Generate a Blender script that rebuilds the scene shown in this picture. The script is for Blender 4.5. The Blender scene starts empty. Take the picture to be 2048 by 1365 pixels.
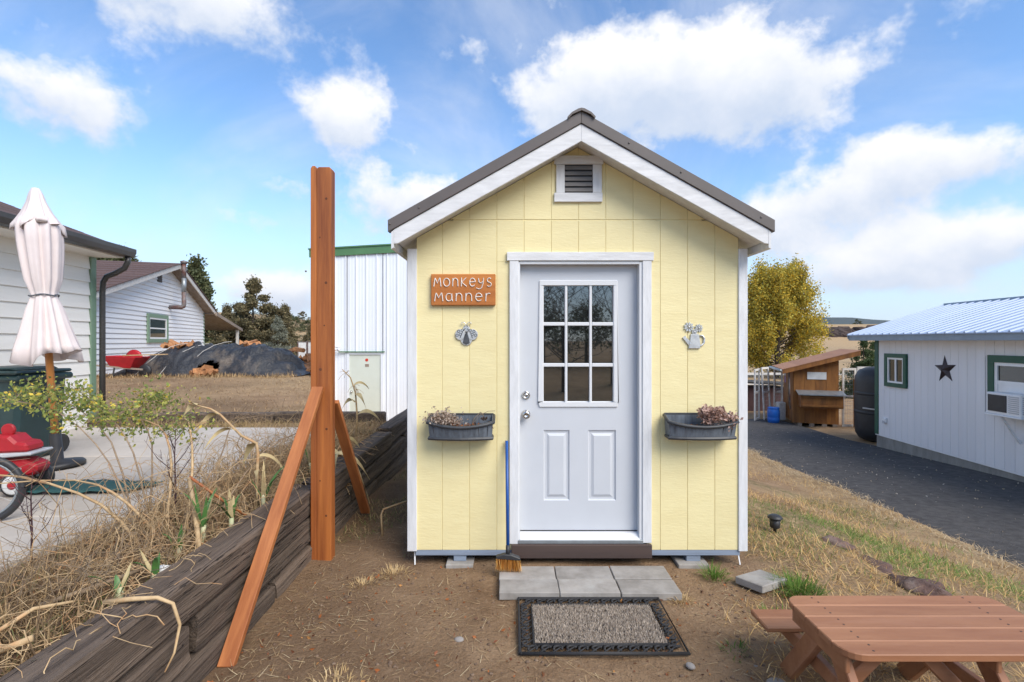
import bpy, bmesh, math, random
import numpy as np
from mathutils import Vector, Matrix, noise as mnoise
R = math.radians
scene = bpy.context.scene
# ------------------------------------------------------------------ camera
cam_d = bpy.data.cameras.new('camera')
cam_d.sensor_width = 36.0
cam_d.lens = 17.67
cam_d.clip_start = 0.05
cam_d.clip_end = 20000
cam = bpy.data.objects.new('camera', cam_d)
cam.location = (0, 0, 1.7)
cam.rotation_euler = (R(90), 0, 0)
scene.collection.objects.link(cam)
scene.camera = cam
# ------------------------------------------------------------------ world: Nishita sky with procedural clouds
SUN_AZ, SUN_EL = 140.0, 43.0        # azimuth clockwise from +Y, elevation
world = bpy.data.worlds.new('World')
scene.world = world
world.use_nodes = True
WT = world.node_tree
for n in list(WT.nodes): WT.nodes.remove(n)
def wn(t, **k):
    n = WT.nodes.new(t)
    for a, b in k.items(): setattr(n, a, b)
    return n
def wl(a, b): WT.links.new(a, b)
def wmath(op, a, b=None, c=None, clamp=False):
    n = wn('ShaderNodeMath', operation=op); n.use_clamp = clamp
    for i, v in enumerate((a, b, c)):
        if v is None: continue
        if isinstance(v, (int, float)): n.inputs[i].default_value = v
        else: wl(v, n.inputs[i])
    return n.outputs[0]
def wmap(v, a, b, c=0.0, d=1.0, smooth=True):
    n = wn('ShaderNodeMapRange'); n.interpolation_type = 'SMOOTHSTEP' if smooth else 'LINEAR'
    wl(v, n.inputs[0])
    for i, q in enumerate((a, b, c, d)): n.inputs[i+1].default_value = q
    return n.outputs[0]
sky = wn('ShaderNodeTexSky', sky_type='NISHITA')
sky.sun_disc = False
sky.sun_elevation = R(SUN_EL); sky.sun_rotation = R(SUN_AZ)
sky.altitude = 900; sky.air_density = 1.0; sky.dust_density = 0.1; sky.ozone_density = 2.0
tc = wn('ShaderNodeTexCoord')
sep = wn('ShaderNodeSeparateXYZ'); wl(tc.outputs['Generated'], sep.inputs[0])
dx, dy, dz = sep.outputs
az = wmath('ARCTAN2', dx, dy)
el = wmath('ARCSINE', dz)
comb = wn('ShaderNodeCombineXYZ')
# cloud space: azimuth, stretched elevation (flat bases), so the field goes on all round the horizon
wl(wmath('MULTIPLY', dx, 1.0), comb.inputs[0]); wl(wmath('MULTIPLY', dy, 1.0), comb.inputs[1]); wl(wmath('MULTIPLY', dz, 1.25), comb.inputs[2])
def wnoise(vec, scale, detail, rough, dist=0.0):
    n = wn('ShaderNodeTexNoise'); n.inputs['Scale'].default_value = scale; n.inputs['Detail'].default_value = detail
    n.inputs['Roughness'].default_value = rough; n.inputs['Distortion'].default_value = dist
    wl(vec, n.inputs['Vector']); return n.outputs['Fac']
CV = comb.outputs[0]
big = wnoise(CV, 4.2, 8, 0.56, 0.0)
fine = wnoise(CV, 13.0, 8, 0.62, 0.0)
field = wmath('ADD', wmath('MULTIPLY', big, 0.52), wmath('MULTIPLY', fine, 0.48))
# individual cumulus banks at their bearings (degrees: azimuth, elevation, half width, half height, weight)
BANKS = [(14, 28, 13, 6.5, .36), (26, 24.5, 10, 5.5, .32), (37, 17, 5, 2.4, .22), (6, 25, 6, 4, .2), (-33, 30.5, 13, 3.8, .36), (-42, 20, 8, 3.6, .34), (-18.5, 22.5, 5.0, 3.8, .34),
         (-11, 15, 8.0, 3.6, .33), (33, 13.5, 8, 3.0, .33), (44, 8.5, 11, 2.6, .32), (35, 6, 8, 2.2, .30), (27, 10, 5, 2.5, .22), (-24, 5, 5, 2.2, .22), (-30, 12, 14, 1.6, .14), (-26, 15.5, 6, 2.0, .20), (43, 27, 7, 3.0, .24), (44, 15, 6, 2.4, .26), (-6, 21.5, 6, 1.2, .16), (-26, 4.5, 6, 3, .16), (-4, 30, 3, 1.6, .16),
         (60, 22, 10, 6, .34), (85, 30, 16, 8, .36), (-70, 24, 14, 7, .36), (-110, 18, 16, 6, .34), (120, 20, 16, 7, .34), (165, 26, 18, 8, .36), (-150, 28, 16, 7, .36),
         (10, 60, 24, 10, .36), (-100, 55, 26, 10, .36), (140, 58, 26, 10, .36)]
tot = None; shade = None
for a0, e0, wa, we, wt in BANKS:
    da = wmath('SUBTRACT', az, R(a0))
    da = wmath('WRAP', da, math.pi, -math.pi)
    a = wmath('DIVIDE', da, R(wa)); ev = wmath('DIVIDE', wmath('SUBTRACT', el, R(e0)), R(we))
    d2 = wmath('ADD', wmath('MULTIPLY', a, a), wmath('MULTIPLY', ev, ev))
    g = wmath('MULTIPLY', wmath('EXPONENT', wmath('MULTIPLY', d2, -1.0)), wt)
    s = wmath('MULTIPLY', g, ev)
    tot = g if tot is None else wmath('ADD', tot, g)
    shade = s if shade is None else wmath('ADD', shade, s)
dens = wmath('ADD', field, tot)
mask = wmap(dens, 0.600, 0.80)
wisp = wmath('MULTIPLY', wmap(wnoise(CV, 1.7, 7, 0.62, 0.9), 0.44, 0.80), 0.42)   # thin high cloud
hazel = wmap(dz, 0.0, 0.32, 0.80, 0.0)                                             # pale air low down
mask = wmath('MAXIMUM', mask, wisp)
mask = wmath('MULTIPLY', mask, wmap(dz, -0.02, 0.0, 0.0, 1.0))
# white tops, grey-blue bases
lit = wmath('ADD', wmath('MULTIPLY', shade, 2.2), wmath('MULTIPLY', wmath('SUBTRACT', fine, 0.5), 0.9))
lit = wmap(lit, -0.55, 0.40)
ccol = wn('ShaderNodeMix', data_type='RGBA')
wl(lit, ccol.inputs[0]); ccol.inputs[6].default_value = (.60, .69, .85, 1); ccol.inputs[7].default_value = (1.0, 1.0, 1.02, 1)
SKY_S = 0.15
cs = wn('ShaderNodeMix', data_type='RGBA', blend_type='MULTIPLY'); cs.inputs[0].default_value = 1
wl(ccol.outputs[2], cs.inputs[6]); k = 0.62 / SKY_S; cs.inputs[7].default_value = (k, k, k, 1)
mix = wn('ShaderNodeMix', data_type='RGBA')
hs = wn('ShaderNodeHueSaturation'); hs.inputs['Saturation'].default_value = 1.12; wl(sky.outputs[0], hs.inputs['Color'])
wl(mask, mix.inputs[0]); la = wn('ShaderNodeMix', data_type='RGBA'); wl(hazel, la.inputs[0]); wl(hs.outputs[0], la.inputs[6]); la.inputs[7].default_value = (.36/SKY_S, .445/SKY_S, .555/SKY_S, 1); wl(la.outputs[2], mix.inputs[6]); wl(cs.outputs[2], mix.inputs[7])
bg = wn('ShaderNodeBackground'); bg.inputs[1].default_value = SKY_S
wl(mix.outputs[2], bg.inputs[0])
wo = wn('ShaderNodeOutputWorld'); wl(bg.outputs[0], wo.inputs[0])
# ------------------------------------------------------------------ sun, veiled by cloud: soft edged
sd = bpy.data.lights.new('sun', 'SUN'); sd.energy = 2.6; sd.angle = R(40); sd.color = (1.0, .93, .83)
so = bpy.data.objects.new('sun', sd); scene.collection.objects.link(so)
sv = Vector((math.sin(R(SUN_AZ))*math.cos(R(SUN_EL)), math.cos(R(SUN_AZ))*math.cos(R(SUN_EL)), math.sin(R(SUN_EL))))
so.rotation_euler = sv.to_track_quat('Z', 'Y').to_euler(); so.location = sv*40
scene.view_settings.view_transform = 'Standard'; scene.view_settings.look = 'None'
scene.view_settings.gamma = 1; scene.view_settings.use_curve_mapping = False
scene.view_settings.exposure = 0.80
# ------------------------------------------------------------------ helpers
RNG = random.Random(7); NP = np.random.default_rng(11)
F, HX, HY = 1005.0, 1024.0, 682.0
def W(px, py, d):
    return ((px-HX)/F*d, d, 1.7-(py-HY)/F*d)
COL = scene.collection
def tag(o, label=None, cat=None, group=None, kind=None):
    if label: o['label'] = label
    if cat: o['category'] = cat
    if group: o['group'] = group
    if kind: o['kind'] = kind
    return o
def thing(name, label, cat, loc=(0,0,0), rz=0, group=None):
    o = bpy.data.objects.new(name, None); COL.objects.link(o)
    o.location = loc; o.rotation_euler = (0,0,rz); o.empty_display_size = .1
    return tag(o, label, cat, group)
class MB:
    def __init__(s): s.v = []; s.f = []
    def add(s, vs, fs):
        o = len(s.v); s.v += [tuple(q) for q in vs]; s.f += [tuple(i+o for i in f) for f in fs]; return s
    def box(s, x0, x1, y0, y1, z0, z1):
        return s.add([(x0,y0,z0),(x1,y0,z0),(x1,y1,z0),(x0,y1,z0),(x0,y0,z1),(x1,y0,z1),(x1,y1,z1),(x0,y1,z1)],
                     [(3,2,1,0),(4,5,6,7),(0,1,5,4),(1,2,6,5),(2,3,7,6),(3,0,4,7)])
    def prism(s, pts, a0, a1, axis='y'):
        n = len(pts)
        if axis == 'y': mk = lambda p, a: (p[0], a, p[1])
        elif axis == 'x': mk = lambda p, a: (a, p[0], p[1])
        else: mk = lambda p, a: (p[0], p[1], a)
        vs = [mk(p, a0) for p in pts] + [mk(p, a1) for p in pts]
        return s.add(vs, [tuple(range(n)), tuple(range(2*n-1, n-1, -1))] + [(i, i+n, (i+1)%n+n, (i+1)%n) for i in range(n)])
    def beam(s, p, q, w, h, up=(0,0,1)):
        p = Vector(p); q = Vector(q); d = (q-p).normalized(); u = Vector(up)
        sx = d.cross(u).normalized()*w/2; sz = sx.cross(d).normalized()*h/2
        vs = [p-sx-sz, p+sx-sz, p+sx+sz, p-sx+sz, q-sx-sz, q+sx-sz, q+sx+sz, q-sx+sz]
        return s.add(vs, [(0,1,2,3),(7,6,5,4),(0,4,5,1),(1,5,6,2),(2,6,7,3),(3,7,4,0)])
    def tube(s, pts, r, n=6, cap=True, flat=1.0):
        pts = [Vector(p) for p in pts]; m = len(pts)
        if not hasattr(r, '__len__'): r = [r]*m
        prev = None; vs = []
        for i in range(m):
            d = (pts[min(i+1,m-1)]-pts[max(i-1,0)])
            d = d.normalized() if d.length > 1e-9 else Vector((0,0,1))
            if prev is None:
                a = Vector((0,0,1)) if abs(d.z) < .9 else Vector((1,0,0)); x = d.cross(a).normalized()
            else:
                x = prev - d*prev.dot(d)
                x = x.normalized() if x.length > 1e-6 else d.orthogonal().normalized()
            prev = x; y = d.cross(x)
            for k in range(n):
                t = 2*math.pi*k/n; vs.append(pts[i] + (x*math.cos(t) + y*math.sin(t)*flat)*r[i])
        fs = [(i*n+k, i*n+(k+1)%n, (i+1)*n+(k+1)%n, (i+1)*n+k) for i in range(m-1) for k in range(n)]
        if cap: fs += [tuple(range(n-1,-1,-1)), tuple((m-1)*n+k for k in range(n))]
        return s.add(vs, fs)
    def lathe(s, prof, n=20, c=(0,0,0), axis='z', fn=None):
        vs = []
        for i, (r, z) in enumerate(prof):
            for k in range(n):
                t = 2*math.pi*k/n; rr = r*(fn(t, i) if fn else 1)
                a, b = rr*math.cos(t), rr*math.sin(t)
                if axis == 'z': p = (c[0]+a, c[1]+b, c[2]+z)
                elif axis == 'y': p = (c[0]+a, c[1]-z, c[2]+b)
                else: p = (c[0]+z, c[1]+a, c[2]+b)
                vs.append(p)
        m = len(prof)
        fs = [(i*n+k, i*n+(k+1)%n, (i+1)*n+(k+1)%n, (i+1)*n+k) for i in range(m-1) for k in range(n)]
        fs += [tuple(range(n-1,-1,-1)), tuple((m-1)*n+k for k in range(n))]
        return s.add(vs, fs)
    def ell(s, c, rx, ry, rz, n=10, m=7, jit=0, seed=0):
        rr = random.Random(seed); vs = []
        for i in range(1, m):
            p = math.pi*i/m
            for k in range(n):
                t = 2*math.pi*k/n; j = 1+rr.uniform(-jit, jit)
                vs.append((c[0]+rx*math.sin(p)*math.cos(t)*j, c[1]+ry*math.sin(p)*math.sin(t)*j, c[2]+rz*math.cos(p)*j))
        vs += [(c[0],c[1],c[2]+rz), (c[0],c[1],c[2]-rz)]; T = len(vs)-2
        fs = [(i*n+k, (i+1)*n+k, (i+1)*n+(k+1)%n, i*n+(k+1)%n) for i in range(m-2) for k in range(n)]
        fs += [(T, k, (k+1)%n) for k in range(n)] + [(T+1, (m-2)*n+(k+1)%n, (m-2)*n+k) for k in range(n)]
        return s.add(vs, fs)
    def mesh(s, name):
        me = bpy.data.meshes.new(name); me.from_pydata(s.v, [], s.f)
        bm = bmesh.new(); bm.from_mesh(me); bmesh.ops.recalc_face_normals(bm, faces=bm.faces); bm.to_mesh(me); bm.free()
        return me
    def build(s, name, mt, parent=None, loc=None, bevel=0, smooth=False, rz=0, sub=0):
        me = s.mesh(name); me.materials.append(mt)
        return put(me, name, parent, loc, bevel, smooth, rz, sub)
def put(me, name, parent=None, loc=None, bevel=0, smooth=False, rz=0, sub=0):
    o = bpy.data.objects.new(name, me); COL.objects.link(o)
    if parent: o.parent = parent
    if loc: o.location = loc
    if rz: o.rotation_euler = (0,0,rz)
    if smooth:
        me.polygons.foreach_set('use_smooth', [True]*len(me.polygons))
    if sub:
        m = o.modifiers.new('subdivision', 'SUBSURF'); m.levels = sub; m.render_levels = sub
    if bevel:
        m = o.modifiers.new('bevel', 'BEVEL'); m.width = bevel; m.segments = 1; m.limit_method = 'ANGLE'; m.angle_limit = R(40)
    return o
def copy_thing(o, loc, rz=None, label=None):
    c = o.copy(); COL.objects.link(c); c.location = loc
    if rz is not None: c.rotation_euler = (0,0,rz)
    if label: c['label'] = label
    for ch in o.children:
        d = ch.copy(); COL.objects.link(d); d.parent = c
        for g in ch.children:
            e = g.copy(); COL.objects.link(e); e.parent = d
    return c
# ------------------------------------------------------------------ materials
def M(name, c1, c2=None, scale=6.0, rough=.7, bump=.15, bscale=40.0, stretch=(1,1,1), metal=0.0, spec=.5, rnd=.06, detail=6, bdist=.004, c3=None, attr=None, coat=0, lo=.35, hi=.65, sss=None):
    m = bpy.data.materials.new(name); m.use_nodes = True; T = m.node_tree; N = T.nodes; L = T.links
    b = N['Principled BSDF']; b.inputs['Roughness'].default_value = rough; b.inputs['Metallic'].default_value = metal
    b.inputs['Specular IOR Level'].default_value = spec
    if coat: b.inputs['Coat Weight'].default_value = coat
    c2 = c2 or tuple(x*.82 for x in c1)
    tcn = N.new('ShaderNodeTexCoord'); mp = N.new('ShaderNodeMapping'); mp.inputs['Scale'].default_value = stretch
    oi = N.new('ShaderNodeObjectInfo')
    off = N.new('ShaderNodeVectorMath'); off.operation = 'SCALE'; off.inputs[0].default_value = (13.7, 7.1, 9.3)
    L.new(oi.outputs['Random'], off.inputs['Scale'])
    av = N.new('ShaderNodeVectorMath'); av.operation = 'ADD'
    L.new(tcn.outputs['Object'], av.inputs[0]); L.new(off.outputs[0], av.inputs[1]); L.new(av.outputs[0], mp.inputs[0])
    n1 = N.new('ShaderNodeTexNoise'); n1.inputs['Scale'].default_value = scale; n1.inputs['Detail'].default_value = detail; n1.inputs['Roughness'].default_value = .62
    L.new(mp.outputs[0], n1.inputs['Vector'])
    rp = N.new('ShaderNodeMapRange'); L.new(n1.outputs['Fac'], rp.inputs[0]); rp.inputs[1].default_value = lo; rp.inputs[2].default_value = hi
    mx = N.new('ShaderNodeMix'); mx.data_type = 'RGBA'; L.new(rp.outputs[0], mx.inputs[0])
    mx.inputs[6].default_value = (*c2, 1); mx.inputs[7].default_value = (*c1, 1)
    out = mx.outputs[2]
    if attr:
        at = N.new('ShaderNodeAttribute'); at.attribute_name = attr
        m2 = N.new('ShaderNodeMix'); m2.data_type = 'RGBA'; m2.blend_type = 'MULTIPLY'; m2.inputs[0].default_value = 1
        L.new(out, m2.inputs[6]); L.new(at.outputs['Color'], m2.inputs[7]); out = m2.outputs[2]
    if c3:      # stains / wear with their own shape
        n3 = N.new('ShaderNodeTexNoise'); n3.inputs['Scale'].default_value = scale*.35; n3.inputs['Detail'].default_value = 8; n3.inputs['Roughness'].default_value = .7
        L.new(mp.outputs[0], n3.inputs['Vector'])
        r3 = N.new('ShaderNodeMapRange'); L.new(n3.outputs['Fac'], r3.inputs[0]); r3.inputs[1].default_value = .52; r3.inputs[2].default_value = .72
        m3 = N.new('ShaderNodeMix'); m3.data_type = 'RGBA'; L.new(r3.outputs[0], m3.inputs[0]); L.new(out, m3.inputs[6]); m3.inputs[7].default_value = (*c3, 1); out = m3.outputs[2]
    if rnd:
        hv = N.new('ShaderNodeHueSaturation'); L.new(out, hv.inputs['Color'])
        r2 = N.new('ShaderNodeMapRange'); L.new(oi.outputs['Random'], r2.inputs[0]); r2.inputs[3].default_value = 1-rnd; r2.inputs[4].default_value = 1+rnd
        L.new(r2.outputs[0], hv.inputs['Value']); out = hv.outputs[0]
    L.new(out, b.inputs['Base Color'])
    if bump:
        n2 = N.new('ShaderNodeTexNoise'); n2.inputs['Scale'].default_value = bscale; n2.inputs['Detail'].default_value = 8; n2.inputs['Roughness'].default_value = .65
        L.new(mp.outputs[0], n2.inputs['Vector'])
        bp = N.new('ShaderNodeBump'); bp.inputs['Strength'].default_value = bump; bp.inputs['Distance'].default_value = bdist
        L.new(n2.outputs['Fac'], bp.inputs['Height']); L.new(bp.outputs[0], b.inputs['Normal'])
    return m
def tie_mat():
    m = mTie; N = m.node_tree.nodes; L = m.node_tree.links; b = N['Principled BSDF']
    mp = N.new('ShaderNodeMapping'); mp.inputs['Scale'].default_value = (6.5,.22,6.5); src = [n for n in N if n.type == 'MAPPING'][0]
    L.new(src.inputs[0].links[0].from_socket, mp.inputs[0])
    n = N.new('ShaderNodeTexNoise'); n.inputs['Scale'].default_value = 2.0; n.inputs['Detail'].default_value = 4; n.inputs['Roughness'].default_value = .6; n.inputs['Distortion'].default_value = .4; L.new(mp.outputs[0], n.inputs['Vector'])
    s = N.new('ShaderNodeMath'); s.operation = 'SUBTRACT'; L.new(n.outputs['Fac'], s.inputs[0]); s.inputs[1].default_value = .5
    a = N.new('ShaderNodeMath'); a.operation = 'ABSOLUTE'; L.new(s.outputs[0], a.inputs[0])
    r = N.new('ShaderNodeMapRange'); r.interpolation_type = 'SMOOTHSTEP'; L.new(a.outputs[0], r.inputs[0]); r.inputs[1].default_value = .0; r.inputs[2].default_value = .010
    col = b.inputs['Base Color'].links[0].from_socket
    mx = N.new('ShaderNodeMix'); mx.data_type = 'RGBA'; L.new(r.outputs[0], mx.inputs[0]); mx.inputs[6].default_value = (.05,.036,.028,1); L.new(col, mx.inputs[7]); L.new(mx.outputs[2], b.inputs['Base Color'])
    bp = N.new('ShaderNodeBump'); bp.inputs['Strength'].default_value = 1.0; bp.inputs['Distance'].default_value = .02; L.new(r.outputs[0], bp.inputs['Height'])
    L.new(b.inputs['Normal'].links[0].from_socket, bp.inputs['Normal']); L.new(bp.outputs[0], b.inputs['Normal'])
def attr_mat(name, rough=.85, spec=.3, trans=0.0):
    m = bpy.data.materials.new(name); m.use_nodes = True; N = m.node_tree.nodes; L = m.node_tree.links
    b = N['Principled BSDF']; b.inputs['Roughness'].default_value = rough; b.inputs['Specular IOR Level'].default_value = spec
    at = N.new('ShaderNodeAttribute'); at.attribute_name = 'Col'; L.new(at.outputs['Color'], b.inputs['Base Color'])
    if trans:
        tr = N.new('ShaderNodeBsdfTranslucent'); L.new(at.outputs['Color'], tr.inputs[0])
        ms = N.new('ShaderNodeMixShader'); ms.inputs[0].default_value = trans
        L.new(b.outputs[0], ms.inputs[1]); L.new(tr.outputs[0], ms.inputs[2]); L.new(ms.outputs[0], N['Material Output'].inputs[0])
    return m
ALONGX, ALONGY, ALONGZ = (.06,1,1), (1,.06,1), (1,1,.06)
mYellow = M('yellow_paint', (.80,.70,.385), (.76,.655,.35), scale=2.2, rough=.55, bump=.40, bscale=14, stretch=(1.2,1,5.5), rnd=.03, bdist=.006)
mWhiteTrim = M('white_trim_paint', (.71,.715,.72), (.61,.615,.62), scale=9, rough=.55, bump=.5, bscale=22, stretch=(3,3,.6), rnd=.02)
mWhiteTrimX = M('white_trim_paint_x', (.72,.72,.72), (.60,.60,.60), scale=9, rough=.55, bump=.5, bscale=22, stretch=(.6,3,3), rnd=.02)
mDoor = M('door_paint', (.56,.58,.61), (.53,.55,.58), scale=2, rough=.4, bump=.03, rnd=0)
mDoorWhite = M('door_white', (.68,.69,.70), (.64,.65,.66), scale=2, rough=.35, bump=0, rnd=0)
mBrownMetal = M('brown_metal', (.125,.105,.095), (.105,.09,.08), scale=3, rough=.45, bump=.03, rnd=.02)
mBlueBeam = M('blue_grey_timber', (.25,.31,.40), (.17,.20,.25), scale=14, rough=.8, bump=.4, stretch=ALONGX)
mSill = M('brown_board', (.085,.055,.045), (.06,.04,.034), scale=12, rough=.7, bump=.3, stretch=ALONGX)
mCedar = M('stained_cedar', (.43,.14,.030), (.20,.052,.011), scale=16, rough=.6, bump=.35, bscale=60, stretch=(1,1,.05), rnd=.10, c3=(.30,.085,.02))
mCedarY = M('stained_cedar_y', (.44,.16,.05), (.28,.085,.024), scale=16, rough=.6, bump=.35, bscale=60, stretch=(1,.12,.12), rnd=.10)
mSignWood = M('sign_wood', (.52,.185,.035), (.38,.12,.02), scale=14, rough=.5, bump=.2, stretch=ALONGX, rnd=0)
mLetter = M('letter_paint', (.82,.80,.76), rough=.6, bump=.2, rnd=0)
mTie = M('weathered_tie', (.20,.146,.106), (.048,.033,.025), scale=7, rough=.9, bump=1.0, bscale=20, stretch=(2.4,.11,2.4), rnd=.22, c3=(.085,.06,.045), bdist=.03, detail=10, lo=.30, hi=.72)
tie_mat()
mRedwood = M('redwood_stain', (.37,.170,.080), (.26,.105,.046), scale=8, rough=.6, bump=.18, bscale=30, stretch=(.12,1,1), rnd=.06, c3=(.43,.225,.14))
mConcrete = M('concrete', (.35,.325,.295), (.235,.215,.19), scale=7, rough=.9, bump=.3, bscale=90, rnd=.09, c3=(.39,.375,.35))
mPatio = M('patio_concrete', (.52,.47,.41), (.43,.385,.335), scale=1.6, rough=.9, bump=.25, bscale=70, rnd=0, c3=(.34,.295,.245))
mBlackPl = M('black_plastic', (.022,.022,.024), (.03,.03,.032), scale=8, rough=.5, bump=.1, rnd=.1)
mRubber = M('black_rubber', (.018,.018,.020), (.028,.027,.027), scale=20, rough=.7, bump=.3, rnd=0)
mPlanter = M('slate_planter', (.055,.062,.072), (.13,.15,.175), scale=14, rough=.6, bump=.4, bscale=40, stretch=(3,3,.35), rnd=.05, lo=.4, hi=.75)
mPlanterRim = M('planter_rim', (.035,.037,.041), (.05,.053,.058), scale=8, rough=.5, bump=.1, rnd=0)
mSoil = M('potting_soil', (.075,.036,.020), (.03,.017,.011), scale=40, rough=1, bump=1, bscale=60, rnd=0, bdist=.02)
mPewter = M('pewter', (.72,.72,.70), (.52,.52,.52), scale=25, rough=.3, bump=.2, bscale=60, metal=.55, rnd=0)
mPewterD = M('dark_pewter', (.16,.16,.16), (.09,.09,.09), scale=25, rough=.4, bump=.2, metal=.8, rnd=0)
mNickel = M('nickel', (.58,.56,.53), (.5,.48,.46), scale=8, rough=.22, bump=0, metal=1.0, rnd=0)
mBluePaint = M('blue_handle', (.012,.085,.33), (.01,.07,.28), rough=.4, bump=.05, rnd=0)
mBlueBarrel = M('blue_plastic', (.01,.12,.50), (.008,.10,.42), rough=.4, bump=.05, rnd=0)
mRed = M('red_plastic', (.46,.012,.022), (.36,.01,.016), rough=.5, bump=.03, rnd=.03)
mGreyPl = M('grey_plastic', (.52,.53,.55), (.46,.47,.49), rough=.5, bump=.05, rnd=0)
mDarkGreen = M('dark_green_plastic', (.018,.045,.048), (.014,.036,.038), rough=.45, bump=.05, rnd=0)
mCanvas = M('cream_canvas', (.70,.62,.605), (.64,.56,.545), scale=5, rough=.85, bump=.15, bscale=120, rnd=0)
mCord = M('grey_cord', (.10,.11,.13), rough=.8, rnd=0)
mPole = M('varnished_pole', (.50,.20,.05), (.40,.15,.035), scale=14, rough=.4, bump=.1, stretch=ALONGZ, rnd=0)
mLap = M('white_lap_siding', (.84,.81,.75), (.78,.75,.69), scale=3, rough=.6, bump=.12, bscale=30, stretch=(.3,1,3), rnd=.025)
mLap2 = M('white_lap_siding_far', (.82,.82,.82), (.77,.77,.77), scale=1.5, rough=.6, bump=.08, stretch=(.3,1,3), rnd=.03)
mSage = M('sage_trim', (.20,.30,.205), (.17,.26,.175), scale=5, rough=.6, bump=.15, rnd=.03)
mShingle = M('brown_shingle', (.125,.072,.060), (.065,.040,.036), scale=18, rough=.95, bump=.6, bscale=80, rnd=.12)
mGutter = M('dark_gutter', (.035,.033,.032), (.05,.047,.045), scale=4, rough=.4, bump=.05, rnd=0)
mRust = M('rusty_pipe', (.13,.048,.034), (.20,.20,.20), scale=5, rough=.6, bump=.2, rnd=0, metal=.2)
mGalv = M('galvanised', (.36,.39,.41), (.26,.28,.29), scale=8, rough=.45, metal=.6, bump=.05, rnd=0)
mWeatherWood = M('weathered_wood', (.33,.27,.22), (.20,.155,.12), scale=12, rough=.9, bump=.4, stretch=ALONGX, rnd=.1)
mMetalWall = M('white_metal_wall', (.76,.79,.83), (.72,.75,.79), scale=1, rough=.42, bump=.02, rnd=.02)
mGreenMetal = M('green_metal', (.085,.20,.085), (.07,.17,.07), scale=2, rough=.45, bump=.02, rnd=0)
mCreamDoor = M('cream_door', (.62,.66,.58), (.58,.62,.54), scale=2, rough=.45, bump=.02, rnd=0)
mGable2 = M('white_board_siding', (.79,.785,.80), (.75,.745,.76), scale=4, rough=.6, bump=.25, bscale=30, stretch=(1,1,.1), rnd=.02)
mForest = M('forest_green_trim', (.008,.085,.050), (.006,.07,.04), scale=4, rough=.5, bump=.1, rnd=.03)
mBlueRoof = M('blue_white_metal_roof', (.36,.45,.60), (.32,.41,.55), scale=2, rough=.42, bump=.02, metal=.0, rnd=.03)
mFascia = M('grey_blue_fascia', (.26,.32,.38), (.22,.27,.32), scale=5, rough=.5, bump=.1, rnd=0)
mFound = M('foundation_concrete', (.30,.29,.265), (.21,.20,.185), scale=4, rough=.9, bump=.3, bscale=50, rnd=0, stretch=(2,2,.5))
mVinyl = M('white_vinyl', (.82,.82,.82), (.78,.78,.78), rough=.4, bump=0, rnd=0)
mStar = M('bronze_star', (.085,.062,.062), (.055,.04,.04), scale=8, rough=.45, metal=.5, bump=.15, rnd=0)
mPly = M('stained_plywood', (.33,.135,.028), (.19,.07,.014), scale=7, rough=.7, bump=.25, stretch=(1,1,.18), rnd=.12, c3=(.13,.05,.014))
mCoopRoof = M('red_coop_roof', (.40,.20,.11), (.29,.135,.075), scale=10, rough=.8, bump=.3, stretch=ALONGX, rnd=.1)
mOldWhite = M('flaking_white_paint', (.66,.64,.60), (.50,.47,.43), scale=16, rough=.8, bump=.3, rnd=.05)
mBark = M('bark', (.10,.075,.055), (.055,.04,.03), scale=12, rough=.95, bump=.8, stretch=(1,1,.2), rnd=.1, bdist=.02)
mPaleBark = M('pale_twig', (.30,.22,.14), (.20,.14,.09), scale=20, rough=.9, bump=.3, rnd=.1)
mDarkTwig = M('dark_twig', (.075,.032,.035), (.05,.025,.028), scale=20, rough=.7, bump=.2, rnd=.1)
mStraw = M('dry_stalk', (.53,.38,.21), (.38,.25,.125), scale=18, rough=.8, bump=.4, rnd=.14, c3=(.50,.22,.08))
mLog = M('split_firewood', (.50,.24,.10), (.33,.14,.055), scale=14, rough=.85, bump=.4, rnd=.25)
mTarp = M('black_tarp', (.022,.024,.029), (.035,.037,.042), scale=3, rough=.38, bump=.9, bscale=7, rnd=0, c3=(.22,.175,.13), bdist=.08)
mRock = M('lava_rock', (.19,.11,.085), (.10,.06,.05), scale=9, rough=.95, bump=1, bscale=25, rnd=.15, c3=(.26,.20,.165), bdist=.03)
mPebble = M('pebble', (.34,.31,.28), (.22,.20,.185), scale=10, rough=.8, bump=.2, rnd=.2)
mAsphalt = M('asphalt', (.125,.119,.116), (.082,.078,.076), scale=9, rough=.95, bump=1.0, bscale=55, rnd=0, c3=(.14,.13,.122), bdist=.03, spec=.1)
mGreenTarp = M('green_mat', (.03,.10,.095), (.02,.07,.066), scale=10, rough=.7, bump=.5, bscale=18, stretch=(.3,2,1), rnd=0)
mMaroon = M('maroon_board', (.085,.038,.036), (.06,.028,.026), scale=6, rough=.8, bump=.2, rnd=.08)
mPaper = M('white_panel', (.74,.74,.72), rough=.6, bump=.05, rnd=0)
mGlow = M('marker_red', (.60,.05,.02), rough=.5, bump=0, rnd=0)
mBlade = attr_mat('grass_blades', .8, .25, .25)
mLeaf = attr_mat('leaves', .7, .3, .3)
def glass(name, tint, ior=2.1):
    m = bpy.data.materials.new(name); m.use_nodes = True; b = m.node_tree.nodes['Principled BSDF']
    b.inputs['Base Color'].default_value = (*tint, 1); b.inputs['Roughness'].default_value = .02; b.inputs['IOR'].default_value = ior
    return m
mGlass = glass('window_glass', (.012,.014,.014), 2.5)
mGlassFar = glass('window_glass_far', (.02,.028,.024), 1.8)
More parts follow.
